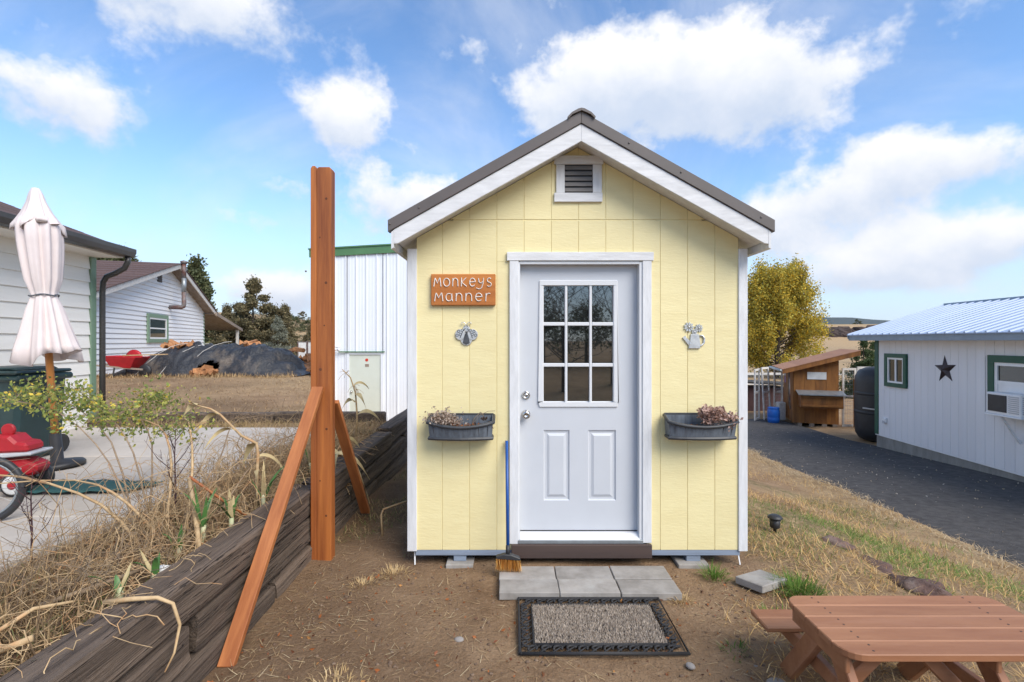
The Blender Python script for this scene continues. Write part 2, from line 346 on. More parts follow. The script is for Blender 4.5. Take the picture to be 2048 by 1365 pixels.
# ================================================================== terrain
def ss(a, b, x):
    t = np.clip((x-a)/(b-a), 0, 1); return t*t*(3-2*t)
def zf(X, Y):
    X = np.asarray(X, float); Y = np.asarray(Y, float)
    zd = -.36-.046*np.clip(Y, 0, 14)
    zc = -ss(5, 13, Y)*.74
    t = ss(1.9, 5.2, X)
    zr = zc*(1-t)+zd*t
    zl = .455 + ss(8, 14, Y)*.22
    w_near = 1-ss(-1.72, -1.60, X)
    w_far = 1-ss(0.0, 1.1, X+.40*Y)
    k = ss(7.75, 7.95, Y)
    w = w_near*(1-k)+w_far*k
    z = zl*w+zr*(1-w)
    # the far country: a dry hill to the left, a low mesa to the right
    f = ss(24, 45, Y)
    hill = 9.0*np.exp(-(((X+66)/62)**2+((Y-125)/42)**2)) + 1.1*np.sin(X*.07+1)*np.exp(-((Y-120)/50)**2)*ss(60,90,Y)
    mesa = 9.5*ss(140, 205, Y+.10*np.sin(X*.05)*40)*ss(20, 70, X)
    zfar = -1.0 + hill*ss(30,70,Y) + mesa + ss(25,60,-X)*1.4*(1-ss(60,90,Y))
    z = z*(1-f)+zfar*f
    b = 1-ss(-2, 0, Y)                       # rising bank behind the photographer
    z = z*(1-b) + (0.0+ss(2, 16, -Y)*1.1)*b*(1-ss(30,60,-Y)) + b*ss(30,60,-Y)*1.1
    return z
def bumpz(X, Y):
    s = np.sin(X*3.1+np.sin(Y*2.3)*1.3)*np.sin(Y*3.7+np.sin(X*1.9))
    s2 = np.sin(X*9.3+Y*2.2)*np.sin(Y*8.1-X*3.1)
    return s*.014+s2*.006
def axis(spec):
    out = []
    for a, b, st in spec: out += list(np.arange(a, b-1e-6, st))
    return np.array(out+[spec[-1][1]])
gx = axis([(-3000,-400,400),(-400,-100,25),(-100,-14,4),(-14,-3.2,.4),(-3.2,-1.8,.1),(-1.8,-1.5,.03),(-1.5,6.2,.09),(6.2,14,.4),(14,30,2),(30,260,8),(260,3000,300)])
gy = axis([(-3000,-80,300),(-80,-8,8),(-8,.6,.6),(.6,7.6,.09),(7.6,8.1,.05),(8.1,14,.2),(14,30,.6),(30,260,5),(260,3400,300)])
GX, GY = np.meshgrid(gx, gy); GZ = zf(GX, GY)
near = (np.abs(GX) < 14)&(GY > -8)&(GY < 26)
GZ = GZ + np.where(near, bumpz(GX, GY), 0)
# sheets lie over the ground: sink it below the drive, the patio and the shed's pads
DRV = lambda X, Y: (X > 5.08+.075*(Y-5))&(X < 9.9)&(Y < 17.4)&(Y > -30)
GZ = np.where(DRV(GX-.12, GY)&(GX < 9.7)&(GY < 17.2), zf(GX,GY)-.06, GZ)
GZ = np.where((GX < -2.9)&(GX > -6.4)&(GY < 6.8)&(GY > .4), .36, GZ)
nx, ny = len(gx), len(gy)
verts = np.stack([GX.ravel(), GY.ravel(), GZ.ravel()], 1)
ii = (np.arange(ny-1)[:,None]*nx+np.arange(nx-1)[None,:]).ravel()
faces = np.stack([ii, ii+1, ii+1+nx, ii+nx], 1)
def np_mesh(name, verts, faces, col=None, attr='Col'):
    me = bpy.data.meshes.new(name); k = faces.shape[1]
    me.vertices.add(len(verts)); me.vertices.foreach_set('co', verts.astype(np.float32).ravel())
    me.loops.add(faces.size); me.loops.foreach_set('vertex_index', faces.astype(np.int32).ravel())
    me.polygons.add(len(faces)); me.polygons.foreach_set('loop_start', np.arange(0, faces.size, k, dtype=np.int32))
    me.update(calc_edges=True); me.validate()
    if col is not None:
        a = me.color_attributes.new(attr, 'FLOAT_COLOR', 'POINT')
        c = np.ones((len(verts), 4), np.float32); c[:, :3] = col; a.data.foreach_set('color', c.ravel())
    return me
def patchy(X, Y, s, seed=0):
    return .5+.25*np.sin(X*s+seed+1.7*np.sin(Y*s*.8+seed))+.25*np.sin(Y*s*1.3+2*seed+1.4*np.sin(X*s*1.1))
straw = np.clip(ss(1.7, 2.7, GX+.35*patchy(GX,GY,2.3,1)-.1)*(.05+.75*patchy(GX,GY,1.9,4)), 0, 1)
straw = np.maximum(straw, ss(7.9, 9, GY)*(.10+.75*patchy(GX,GY,.9,2))*(GX<-1.5))
EDG = 5.1+.075*(GY-5); straw = np.maximum(straw, ss(-1.0,-.25,GX-EDG)*(GX<6.5)*1.0)
straw = np.where(GY > 24, 1.0, straw); straw = np.where(GY < -2, .6, straw)
straw = np.where((GX < -1.7)&(GY < 7.7), .25+.4*patchy(GX,GY,3,3), straw)
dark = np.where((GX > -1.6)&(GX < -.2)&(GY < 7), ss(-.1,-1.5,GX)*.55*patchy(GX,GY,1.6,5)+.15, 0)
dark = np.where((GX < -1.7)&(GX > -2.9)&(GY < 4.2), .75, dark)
dark = np.where((GX < -1.5)&(GY > 8)&(GY < 22), np.clip(patchy(GX,GY,1.3,2.7)-.5,0,1)*1.3, dark)
green = np.where((GX > 1.9)&(GX < 5), np.clip(patchy(GX,GY,1.5,9)-.62,0,1)*1.6, 0)
gcol = np.stack([straw.ravel(), green.ravel(), dark.ravel()], 1)
gm = np_mesh('ground', verts, faces, gcol, 'Mask')
mg = bpy.data.materials.new('dry_earth'); mg.use_nodes = True
N = mg.node_tree.nodes; L = mg.node_tree.links; pb = N['Principled BSDF']; pb.inputs['Roughness'].default_value = .95; pb.inputs['Specular IOR Level'].default_value = .2
gt = N.new('ShaderNodeTexCoord')
def gno(scale, det=8, ro=.65):
    n = N.new('ShaderNodeTexNoise'); n.inputs['Scale'].default_value = scale; n.inputs['Detail'].default_value = det; n.inputs['Roughness'].default_value = ro
    L.new(gt.outputs['Object'], n.inputs['Vector']); return n.outputs['Fac']
def gmr(v, a, b):
    n = N.new('ShaderNodeMapRange'); L.new(v, n.inputs[0]); n.inputs[1].default_value = a; n.inputs[2].default_value = b; return n.outputs[0]
def gmix(f, a, b):
    n = N.new('ShaderNodeMix'); n.data_type = 'RGBA'
    L.new(f, n.inputs[0])
    for s, q in ((6, a), (7, b)):
        if isinstance(q, tuple): n.inputs[s].default_value = (*q, 1)
        else: L.new(q, n.inputs[s])
    return n.outputs[2]
def gmul(a, b):
    n = N.new('ShaderNodeMath'); n.operation = 'MULTIPLY'; n.use_clamp = True; L.new(a, n.inputs[0])
    if isinstance(b, float): n.inputs[1].default_value = b
    else: L.new(b, n.inputs[1])
    return n.outputs[0]
ga = N.new('ShaderNodeAttribute'); ga.attribute_name = 'Mask'; gs = N.new('ShaderNodeSeparateColor'); L.new(ga.outputs['Color'], gs.inputs[0])
dirt = gmix(gmr(gno(1.7), .35, .68), (.235,.143,.078), (.42,.28,.165))
dirt = gmix(gmr(gno(26, 6, .7), .54, .80), dirt, (.46,.32,.20))
dirt = gmix(gmr(gno(70, 3, .6), .62, .72), dirt, (.075,.048,.034))
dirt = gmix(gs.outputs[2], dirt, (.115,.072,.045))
strawc = gmix(gmr(gno(5), .35, .7), (.36,.245,.13), (.60,.44,.25))
strawc = gmix(gmr(gno(60, 4), .5, .7), strawc, (.22,.145,.08))
sm = gmul(gs.outputs[0], gmr(gno(8, 8, .75), .22, .58))
full = gmix(sm, dirt, strawc)
full = gmix(gmul(gs.outputs[1], gmr(gno(12), .4, .6)), full, (.07,.10,.03))
L.new(full, pb.inputs['Base Color'])
gb = N.new('ShaderNodeBump'); gb.inputs['Strength'].default_value = 1.0; gb.inputs['Distance'].default_value = .04; L.new(gno(34, 9, .7), gb.inputs['Height']); L.new(gb.outputs[0], pb.inputs['Normal'])
gm.materials.append(mg)
ground = put(gm, 'ground', smooth=True); tag(ground, kind='structure')
# ---------------------------------------------------------------- driveway
ys = np.arange(-12, 17.6, .3); dv, df = [], []
NXD = 12
for j, y in enumerate(ys):
    x0 = 5.1+.075*(y-5)+.10*math.sin(y*1.7)+.05*math.sin(y*4.3+1); x1 = 9.35+.05*math.sin(y*2)
    for i in range(NXD+1):
        x = x0+(x1-x0)*i/NXD
        edge = -.05 if i in (0, NXD) else 0
        dv.append((x, y, float(zf(max(x,5.25), y))+.008+edge+.006*math.sin(x*3+y*2)))
for j in range(len(ys)-1):
    for i in range(NXD): a = j*(NXD+1)+i; df.append((a, a+1, a+NXD+2, a+NXD+1))
mb = MB(); mb.add(dv, df); tag(mb.build('driveway', mAsphalt, smooth=True), kind='structure')
# ---------------------------------------------------------------- concrete patio, three slabs with joints
poly = [(-2.30,6.95),(-2.42,5.6),(-2.58,4.0),(-2.72,2.7),(-2.85,.5)]
def patio(yA, yB, xl):
    pts = []
    ysn = [yA]+[p[1] for p in reversed(poly) if yA < p[1] < yB]+[yB]
    for y in ysn: pts.append((float(np.interp(y, [p[1] for p in reversed(poly)], [p[0] for p in reversed(poly)])), y))
    return pts+[(xl, yB), (xl, yA)]
pat = bpy.data.objects.new('patio', None); COL.objects.link(pat); tag(pat, kind='structure')
for a, b in ((.5, 3.42), (3.432, 5.2), (5.212, 6.95)):
    MB().prism(patio(a, b, -6.02+.113*(7-b)), .30, .505, 'z').build('slab', mPatio, pat, bevel=.008)
# ---------------------------------------------------------------- far mountains and the dark rim of the mesa
def ridge(name, dist, x0, x1, prof, mt, depth):
    mb = MB(); n = len(prof); vs = []
    for i, h in enumerate(prof):
        x = x0+(x1-x0)*i/(n-1); vs += [(x, dist, -20), (x, dist+depth*.5, h), (x, dist+depth, -20)]
    fs = []
    for i in range(n-1):
        a = i*3; fs += [(a, a+3, a+4, a+1), (a+1, a+4, a+5, a+2)]
    mb.add(vs, fs); return tag(mb.build(name, mt, smooth=True), kind='structure')
mMount = M('forested_mountain', (.032,.048,.034), (.022,.034,.026), scale=.004, rough=1, bump=0, rnd=0, spec=0)
pr = [205+ 70*math.exp(-((i-33)/7.0)**2)+55*math.exp(-((i-46)/6)**2)+45*math.exp(-((i-12)/9)**2)+8*math.sin(i*1.3)+5*math.sin(i*2.9) for i in range(70)]
ridge('mountains', 4200, -7000, 7600, pr, mMount, 2200)
# ================================================================== numpy scatter: blades and leaves
def blades(name, P, H, Wd, az, lean, curl, cols, parent=None, mt=None, kind='stuff'):
    """one bent three-triangle blade per row of P; lean = angle from the vertical"""
    n = len(P); d = np.stack([np.cos(az), np.sin(az), np.zeros(n)], 1); s = np.stack([-np.sin(az), np.cos(az), np.zeros(n)], 1)
    up = np.array([0,0,1.0])
    def pt(t):
        a = lean+curl*t
        return P+ d*(np.sin(a)*H*t)[:,None] + up*(np.cos(a)*H*t)[:,None]
    w = (s*Wd[:,None]/2)
    V = np.stack([P-w, P+w, pt(.55)-w*.8, pt(.55)+w*.8, pt(1.0)], 1).reshape(-1,3)
    b = np.arange(n)*5
    Fc = np.concatenate([np.stack([b, b+1, b+3],1), np.stack([b, b+3, b+2],1), np.stack([b+2, b+3, b+4],1)])
    C = np.repeat(cols, 5, 0)
    me = np_mesh(name, V, Fc, C); me.materials.append(mt or mBlade)
    o = put(me, name, parent)
    if kind: tag(o, kind=kind)
    return o
def palette(n, cols, weights, jit=.18):
    c = np.array(cols)[NP.choice(len(cols), n, p=np.array(weights)/sum(weights))]
    return np.clip(c*(1+NP.uniform(-jit, jit, (n,1))), 0, 1)
def leaf_cloud(name, P, size, cols, parent, mt=None, droop=0, kind=None):
    """one small folded leaf (two triangles) at each point"""
    n = len(P)
    a = NP.normal(size=(n,3)); a[:,2] -= droop; a /= np.linalg.norm(a,axis=1)[:,None]
    b = NP.normal(size=(n,3)); b -= a*(a*b).sum(1)[:,None]; b /= np.linalg.norm(b,axis=1)[:,None]
    c = np.cross(a, b)
    L_ = a*size[:,None]; B_ = b*(size*.30)[:,None]; C_ = c*(size*.10)[:,None]
    V = np.stack([P, P+L_*.5+B_+C_, P+L_, P+L_*.5-B_+C_], 1).reshape(-1,3)
    i = np.arange(n)*4
    Fc = np.concatenate([np.stack([i,i+1,i+2],1), np.stack([i,i+2,i+3],1)])
    me = np_mesh(name, V, Fc, np.repeat(cols,4,0)); me.materials.append(mt or mLeaf)
    o = put(me, name, parent)
    if kind: tag(o, kind=kind)
    return o
# ================================================================== the yellow shed
SD = 3.82
SX = lambda px, d=SD: (px-HX)/F*d-.497
SZ = lambda py, d=SD: 1.7-(py-HY)/F*d
shed = thing('garden_shed', 'pale yellow garden shed with white door, white trim and brown metal gable roof', 'shed', (.497, SD, 0))
xl, xr = SX(833), SX(1477)                   # siding between the corner boards
SL = .563                                     # roof slope
ztop = lambda x: 3.171-SL*abs(x)
dl, dr_, dt = SX(1019), SX(1302), SZ(506)     # door casing outline
gx0 = SX(1157); gp = SX(1211.5)-SX(1157)
edges = [xl]+[gx0+gp*k for k in range(-6, 7) if xl+.03 < gx0+gp*k < xr-.03]+[xr]
seam = SZ(440)
GAP = .0016
def siding(x0, x1, z0, top):
    a, b = x0+GAP, x1-GAP; T = 9.0 if top is None else top
    br_ = sorted({a, b, *[v for v in (0.0, (3.171-T)/SL, -(3.171-T)/SL, (3.171-z0)/SL, -(3.171-z0)/SL) if a < v < b]})
    up_ = [(x, min(T, ztop(x))) for x in br_ if min(T, ztop(x)) >= z0-1e-9]
    if len(up_) < 2: return
    pts = [(up_[0][0], z0), (up_[-1][0], z0)]+[p for p in reversed(up_) if p[1] > z0+1e-6]
    if len(pts) < 3: return
    MB().prism(pts, 0, .006, 'y').build('siding_board', mYellow, shed, bevel=.0015)
for a, b in zip(edges[:-1], edges[1:]):
    m = (a+b)/2
    cuts = [(a, b)]
    if b > dl+.02 and a < dr_-.02:            # boards that meet the door
        if a < dl+.02: siding(a, dl+.02, .112, SZ(524))
        if b > dr_-.02: siding(dr_-.02, b, .112, SZ(524))
        siding(a, b, SZ(524)+.001, seam-.004)
    else: siding(a, b, .112, seam-.004)
    siding(a, b, seam+.004, None)
# backing sheet so that grooves are not holes (with the doorway left open)
bk = MB(); bk.prism([(xl,.12),(dl+.03,.12),(dl+.03,SZ(524)),(dr_-.03,SZ(524)),(dr_-.03,.12),(xr,.12),(xr,ztop(xr)-.02),(0,ztop(0)-.02),(xl,ztop(xl)-.02)], .0045, .04, 'y')
bk.build('sheathing', mYellow, shed)
SHL = 3.6
for sgn, x in ((-1, xl), (1, xr)):
    MB().box(*((x-.03, x) if sgn > 0 else (x, x+.03)), .041, SHL, .112, ztop(x)-.03).build('side_wall', mYellow, shed)
    c0 = SX(815) if sgn < 0 else SX(1476)
    c1 = SX(834) if sgn < 0 else SX(1494)
    MB().box(c0, c1, -.012, .0135, .105, ztop(c1 if sgn > 0 else c0)-.045).build('corner_trim', mWhiteTrim, shed, bevel=.003)
    xs_ = c0 if sgn < 0 else c1
    MB().box(*((xs_-.001, xs_+.018) if sgn < 0 else (xs_-.018, xs_+.001)), .014, .09, .105, ztop(xs_)-.05).build('corner_trim', mWhiteTrim, shed, bevel=.003)
MB().prism([(xl,.12),(xr,.12),(xr,ztop(xr)-.03),(0,ztop(0)-.03),(xl,ztop(xl)-.03)], SHL-.02, SHL, 'y').build('back_wall', mYellow, shed)
MB().box(xl, xr, .045, SHL-.03, .108, .15).build('floor', mSill, shed)
# roof: soffit, rake boards, edge flashing, panels, ridge cap
OV = -.21; RL = 1.347
for sgn in (-1, 1):
    f = lambda x, dz: (sgn*x, 3.26-SL*x+dz)
    MB().prism([f(0,0), f(RL,0), f(RL,-.105), f(RL-.03,-.118), f(0,-.124)], OV, OV+.022, 'y').build('rake_board', mWhiteTrimX, shed, bevel=.003)
    MB().prism([f(0,-.05), f(RL-.01,-.05), f(RL-.01,-.085), f(0,-.085)], OV+.023, SHL+.15, 'y').build('soffit', mWhiteTrimX, shed)
    MB().prism([f(RL,-.004), f(RL+.018,-.01), f(RL+.018,-.13), f(RL,-.13)], OV+.0, SHL+.15, 'y').build('eave_board', mWhiteTrim, shed)
    MB().prism([f(0,.088), f(RL+.04,.088), f(RL+.04,.002), f(0,.002)], OV-.012, OV+.05, 'y').build('edge_flashing', mBrownMetal, shed, bevel=.003)
    MB().prism([f(0,.080), f(RL+.045,.080), f(RL+.045,.055), f(0,.055)], OV+.051, SHL+.16, 'y').build('roof_panel', mBrownMetal, shed)
    for px in ((838, 612, 780) if sgn < 0 else (1258, 1362, 1522)):
        x = abs(SX(px, 3.6)); z = 3.26-SL*x+.05
        MB().lathe([(.0,.006),(.006,.005),(.0075,0)], 8, (sgn*x, OV-.012, z), 'y').build('roof_screw', mBrownMetal, shed, smooth=True)
cap = MB().prism([(-.10,3.300),(-.07,3.332),(-.022,3.358),(0,3.363),(.022,3.358),(.07,3.332),(.10,3.300),(.092,3.29),(.065,3.318),(0,3.346),(-.065,3.318),(-.092,3.29)], OV-.03, SHL+.17, 'y')
cap.build('ridge_cap', mBrownMetal, shed)
# gable vent
mSlat = M('grey_slat', (.20,.185,.175), (.15,.14,.13), rough=.7, bump=.1, rnd=.05)
vent = MB().box(SX(1127), SX(1186), -.0035, -.0006, SZ(389), SZ(328)).build('gable_vent', mBlackPl, shed)
vx = [SX(p) for p in (1112, 1129, 1185, 1203)]
MB().box(SX(1108), SX(1206), -.022, -.001, SZ(330), SZ(313)).build('frame', mWhiteTrimX, vent, bevel=.002)
MB().box(SX(1108), SX(1204), -.022, -.001, SZ(405), SZ(387)).build('frame', mWhiteTrimX, vent, bevel=.002)
MB().box(vx[0], vx[1], -.018, -.001, SZ(387)+.001, SZ(330)-.001).build('frame', mWhiteTrim, vent, bevel=.002)
MB().box(vx[2], vx[3], -.018, -.001, SZ(387)+.001, SZ(330)-.001).build('frame', mWhiteTrim, vent, bevel=.002)
for k in range(5):
    z = SZ(385.5)+k*(SZ(331)-SZ(385.5))/5+.004
    MB().prism([(-.017, z), (-.005, z+.028), (-.005, z+.032), (-.017, z+.006)], vx[1]+.001, vx[2]-.001, 'x').build('slat', mSlat, vent)
# no hole behind the vent slats: a black sheet stands in for its shade
# door: casing, jambs, slab
MB().box(SX(1014), SX(1306), -.024, -.001, SZ(522), SZ(505)).build('door_casing', mWhiteTrimX, shed, bevel=.002)
MB().box(dl, SX(1037), -.02, .0, SZ(1086), SZ(522)-.001).build('door_casing', mWhiteTrim, shed, bevel=.002)
MB().box(SX(1284), dr_, -.02, .0, SZ(1084), SZ(522)-.001).build('door_casing', mWhiteTrim, shed, bevel=.002)
jl, jr, jt = SX(1037), SX(1284), SZ(524)
MB().box(jl-.002, jl+.012, -.010, .10, SZ(1084), jt).build('door_jamb', mDoorWhite, shed)
MB().box(jr-.022, jr+.002, -.010, .058, SZ(1084), jt).build('door_jamb', mDoorWhite, shed)
MB().box(jl+.013, jr-.023, -.010, .10, jt-.016, jt+.004).build('door_jamb', mDoorWhite, shed)
MB().box(jr-.018, jr-.006, .0585, .10, SZ(1084), jt).build('weatherstrip', mBlackPl, shed)
MB().box(jl-.01, jr+.01, .101, .12, .2, jt+.02).build('door_backing', mBlackPl, shed)
DD = SD+.062                                   # plane of the slab
DX = lambda p: SX(p, DD); DZ = lambda p: SZ(p, DD)
x0, x1, z0, z1 = DX(1040), DX(1275.5), DZ(1065), DZ(531)
wx0, wx1, wz0, wz1 = DX(1082), DX(1231), DZ(810), DZ(565)
pan = [(DX(1087), DX(1139)), (DX(1176), DX(1232))]; pz0, pz1 = DZ(1001), DZ(860)
door = MB()
yF, yB = .062, .098
def frame_faces(mb, xs, zs, holes, y0, y1):
    for i in range(len(xs)-1):
        for j in range(len(zs)-1):
            if (i, j) in holes: continue
            mb.box(xs[i], xs[i+1], y0, y1, zs[j], zs[j+1])
xs = [x0, pan[0][0], pan[0][1], pan[1][0], pan[1][1], x1]
bm_ = MB()
bm_.box(x0, x1, yF, yB, z0, pz0); bm_.box(x0, x1, yF, yB, pz1, wz0); bm_.box(x0, x1, yF, yB, wz1, z1)
bm_.box(x0, pan[0][0], yF, yB, pz0, pz1); bm_.box(pan[0][1], pan[1][0], yF, yB, pz0, pz1); bm_.box(pan[1][1], x1, yF, yB, pz0, pz1)
bm_.box(x0, wx0, yF, yB, wz0, wz1); bm_.box(wx1, x1, yF, yB, wz0, wz1)
def merged(mb, name, mt, parent, **k):
    me = mb.mesh(name); bm = bmesh.new(); bm.from_mesh(me)
    bmesh.ops.remove_doubles(bm, verts=bm.verts, dist=1e-5)
    seen = {}
    for f_ in bm.faces: seen.setdefault(tuple(sorted(v.index for v in f_.verts)), []).append(f_)
    bmesh.ops.delete(bm, geom=[f_ for g in seen.values() if len(g) > 1 for f_ in g], context='FACES')
    bmesh.ops.dissolve_limit(bm, angle_limit=.01, verts=bm.verts, edges=bm.edges)
    bm.to_mesh(me); bm.free(); me.materials.append(mt); return put(me, name, parent, **k)
slab = merged(bm_, 'door', mDoor, shed)
slab['label'] = 'pale grey half-glazed entrance door with nine panes and two raised panels'
def raised(a, b, c, d, parent, nm='raised_panel', y=yF, dep=.012, mt=None):
    st = [(0, y+.0005), (.010, y+dep), (.026, y+dep), (.046, y+.003)]
    mb = MB(); vs = []
    for o, yy in st: vs += [(a+o, yy, c+o), (b-o, yy, c+o), (b-o, yy, d-o), (a+o, yy, d-o)]
    fs = [(i*4+k, i*4+(k+1)%4, i*4+4+(k+1)%4, i*4+4+k) for i in range(3) for k in range(4)]+[(12,13,14,15)]
    mb.add(vs, fs); return mb.build(nm, mt or mDoor, parent)
for a, b in pan: raised(a, b, pz0, pz1, slab)
# glazing: moulded frame, muntins, nine panes
fr = MB(); fw = .034
for a, b, c, d in ((wx0-.016, wx1+.016, wz1-.022, wz1+.018), (wx0-.016, wx1+.016, wz0-.018, wz0+.022), (wx0-.016, wx0+.020, wz0+.022, wz1-.022), (wx1-.020, wx1+.016, wz0+.022, wz1-.022)):
    fr.box(a, b, yF-.012, yF+.02, c, d)
fro = merged(fr, 'glazing_frame', mDoorWhite, slab, bevel=.007)
cx = [DX(1086.5), DX(1132), DX(1181), DX(1227)]; cz = [DZ(806), DZ(730), DZ(648), DZ(570)]
for x in cx[1:3]: MB().box(x-.010, x+.010, yF-.006, yF+.016, cz[0], cz[3]).build('muntin', mDoorWhite, slab, bevel=.004)
for z in cz[1:3]:
    for i in range(3): MB().box(cx[i]+(.0105 if i else 0), cx[i+1]-(.0105 if i < 2 else 0), yF-.005, yF+.016, z-.014, z+.014).build('muntin', mDoorWhite, slab, bevel=.004)
for i in range(3):
    for j in range(3): MB().box(cx[i], cx[i+1]-.0005, yF+.018+.0006*((i+j)%2), yF+.024, cz[j], cz[j+1]-.0005).build('pane', mGlass, slab)
kx = DX(1052)
MB().lathe([(.033,0),(.033,.006),(.024,.010),(.016,.018),(.016,.034),(.025,.040),(.031,.050),(.031,.060),(.024,.066),(.012,.068),(.010,.064),(.001,.064)], 24, (kx, yF, DZ(828)), 'y').build('door_knob', mNickel, slab, smooth=True)
db = MB().lathe([(.032,0),(.032,.008),(.027,.016),(.020,.018),(.019,.014),(.012,.014),(.011,.017),(.001,.017)], 24, (kx, yF, DZ(790)), 'y').build('deadbolt', mNickel, slab, smooth=True)
MB().box(kx-.0015, kx+.0015, yF-.0185, yF-.0172, DZ(790)-.007, DZ(790)+.007).build('keyhole', mBlackPl, db)
# sill and threshold
MB().box(jl-.004, jr+.004, -.025, .10, SZ(1085), SZ(1078)).build('door_sill', mGalv, shed, bevel=.002)
MB().prism([(-.02, SZ(1078)+.0005), (.06, SZ(1078)+.0005), (.06, SZ(1068)), (.03, SZ(1069))], jl+.012, jr-.022, 'x').build('door_sill', mDoorWhite, shed)
MB().box(jl+.012, jr-.023, .058, .0615, SZ(1074), SZ(1066)).build('door_sweep', mBlackPl, shed)
MB().box(SX(1023), SX(1301), -.045, -.0205, SZ(1112), SZ(1085)-.001).build('threshold_board', mSill, shed, bevel=.003)
# floor beam, foundation blocks and pads
MB().box(SX(831), SX(1480), .002, .044, SZ(1111), .1115).build('rim_beam', mBlueBeam, shed, bevel=.002)
for a, b, pa, pb_ in ((907, 932, 893, 947), (1374, 1402, 1353, 1414)):
    MB().box(SX(a), SX(b), .012, .10, .022, SZ(1111)-.001).build('foundation_block', mBlueBeam, shed, bevel=.002)
    MB().box(SX(pa), SX(pb_), -.05, .24, -.03, .021).build('foundation_pad', mConcrete, shed, bevel=.004)
for px in (828, 1478): MB().beam((SX(px), .03, .105), (SX(px)+.008, .0, .0), .010, .003).build('tie_strap', mWhiteTrim, shed)
# ---------------------------------------------------------------- sign
sgn = thing('name_sign', 'orange-brown wooden plaque lettered MONKEYS MANNER on the yellow siding', 'sign', (*W(927, 611, SD-.012)[:2], W(927,611,SD-.012)[2]))
sw, sh = 128/F*SD, 62/F*SD
MB().box(-sw/2, sw/2, -.022, .011, 0, sh).build('board', mSignWood, sgn, bevel=.004)
def arc(cx_, cy, rx, ry, a0, a1, n=14): return [(cx_+rx*math.cos(R(a0+(a1-a0)*i/n)), cy+ry*math.sin(R(a0+(a1-a0)*i/n))) for i in range(n+1)]
GL = {'M': (1.0, [[(0,0),(.16,.95),(.20,.95),(.48,.38),(.80,.98),(.84,.98),(.98,.0)]]),
      'O': (.95, [arc(.45,.47,.42,.46,90,450,20)]),
      'n': (.85, [[(.03,.02),(.05,.95)], [(.05,.55)]+arc(.40,.55,.32,.38,160,10,10)+[(.74,.02)]]),
      'K': (.85, [[(.05,0),(.08,1.0)], [(.72,1.0),(.10,.48),(.78,.0)]]),
      'e': (.9, [[(.06,.50),(.80,.54)]+arc(.43,.48,.38,.46,8,320,18)]),
      'y': (.85, [[(.05,.95),(.12,.5),(.40,.38),(.66,.58)], [(.74,.98),(.66,.30),(.45,-.18),(.15,-.30),(-.25,-.18)]]),
      's': (.75, [arc(.38,.72,.28,.25,40,270,10)+arc(.34,.24,.30,.24,90,-140,10)]),
      'a': (.9, [arc(.40,.46,.36,.44,60,400,18), [(.74,.92),(.72,.35),(.84,.0)]]),
      'r': (.7, [[(.05,.0),(.08,.95)], [(.07,.5)]+arc(.42,.5,.34,.42,160,60,8)])}
def letter_row(word, lx0, lx1, zb, hgt):
    tw = sum(GL[c][0] for c in word)+.30*(len(word)-1); sc = (lx1-lx0)/tw; x = lx0; i = 0
    for c in word:
        w_, st = GL[c]; mb = MB()
        for s_ in st: mb.tube([(x+p[0]*sc, -.0225, zb+p[1]*hgt) for p in s_], .0074, 6, True, .5)
        mb.build('letter', mLetter, sgn); x += (w_+.30)*sc
letter_row('MOnKeys', -sw/2+.022, sw/2-.026, sh*.60, .066)
letter_row('Manner', -sw/2+.028, sw/2-.032, sh*.13, .064)
# ---------------------------------------------------------------- ladybird and watering-can ornaments
lb = thing('wall_ornament', 'small pewter ladybird plaque with ringed spots, on the siding below the wooden plaque', 'ornament', W(933, 692, SD))
MB().prism(arc(0,.052,.046,.050,0,345,22), -.011, -.002, 'y').build('body', mPewter, lb, bevel=.004)
MB().prism(arc(0,.132,.027,.026,0,340,18), -.012, -.003, 'y').build('head', mPewter, lb, bevel=.004)
for s in (-1, 1):
    MB().prism([(s*(.046+.046*math.cos(R(a))*.9-.02*math.sin(R(a))*0), .086+.044*math.sin(R(a))-s*0) for a in range(0,360,18)], -.0140, -.004, 'y').build('wing', mPewter, lb, bevel=.005)
for s in (-1, 1):
    MB().tube([(s*.012,-.016,.15),(s*.004,-.016,.165),(s*.016,-.016,.178),(s*.034,-.016,.180),(s*.038,-.016,.170),(s*.028,-.016,.167)], .0032, 6).build('antenna', mPewter, lb, smooth=True)
    MB().tube([(s*.008,-.0145,.135),(s*.030,-.0145,.105),(s*.048,-.0145,.06)], .003, 5).build('wing_line', mPewterD, lb)
    for px_, pz_ in ((.030,.118),(.058,.112),(.045,.088),(.070,.082)):
        MB().tube([(s*px_+.0095*math.cos(t*.628), -.0148, pz_+.0095*math.sin(t*.628)) for t in range(11)], .0022, 5, False).build('spot', mPewterD, lb)
MB().prism([(-.026,.022),(0,.010),(.026,.022),(.020,.060),(.004,.110),(-.004,.110),(-.020,.060)], -.0160, -.0142, 'y').build('belly', mPewterD, lb)
wc = thing('wall_ornament', 'small silver watering can with flowers plaque on the siding above a planter', 'ornament', W(1387, 697, SD))
k = 1/F*SD
def q(px, py): return ((px-1387)*k, (697-py)*k)
MB().prism([q(1376,697),q(1399,697),q(1400,690),q(1397,672),q(1396,668),q(1380,668),q(1379,680)], -.016, -.002, 'y').build('can', mPewter, wc, bevel=.003)
MB().prism([q(1377,692),q(1366,678),q(1364,675),q(1370,671),q(1372,675),q(1379,682)], -.012, -.002, 'y').build('spout', mPewter, wc, bevel=.002)
MB().tube([(q(a,b)[0], -.008, q(a,b)[1]) for a,b in ((1398,672),(1404,671),(1408,677),(1407,686),(1402,691),(1398,691))], .0075, 6).build('handle', mPewter, wc, smooth=True)
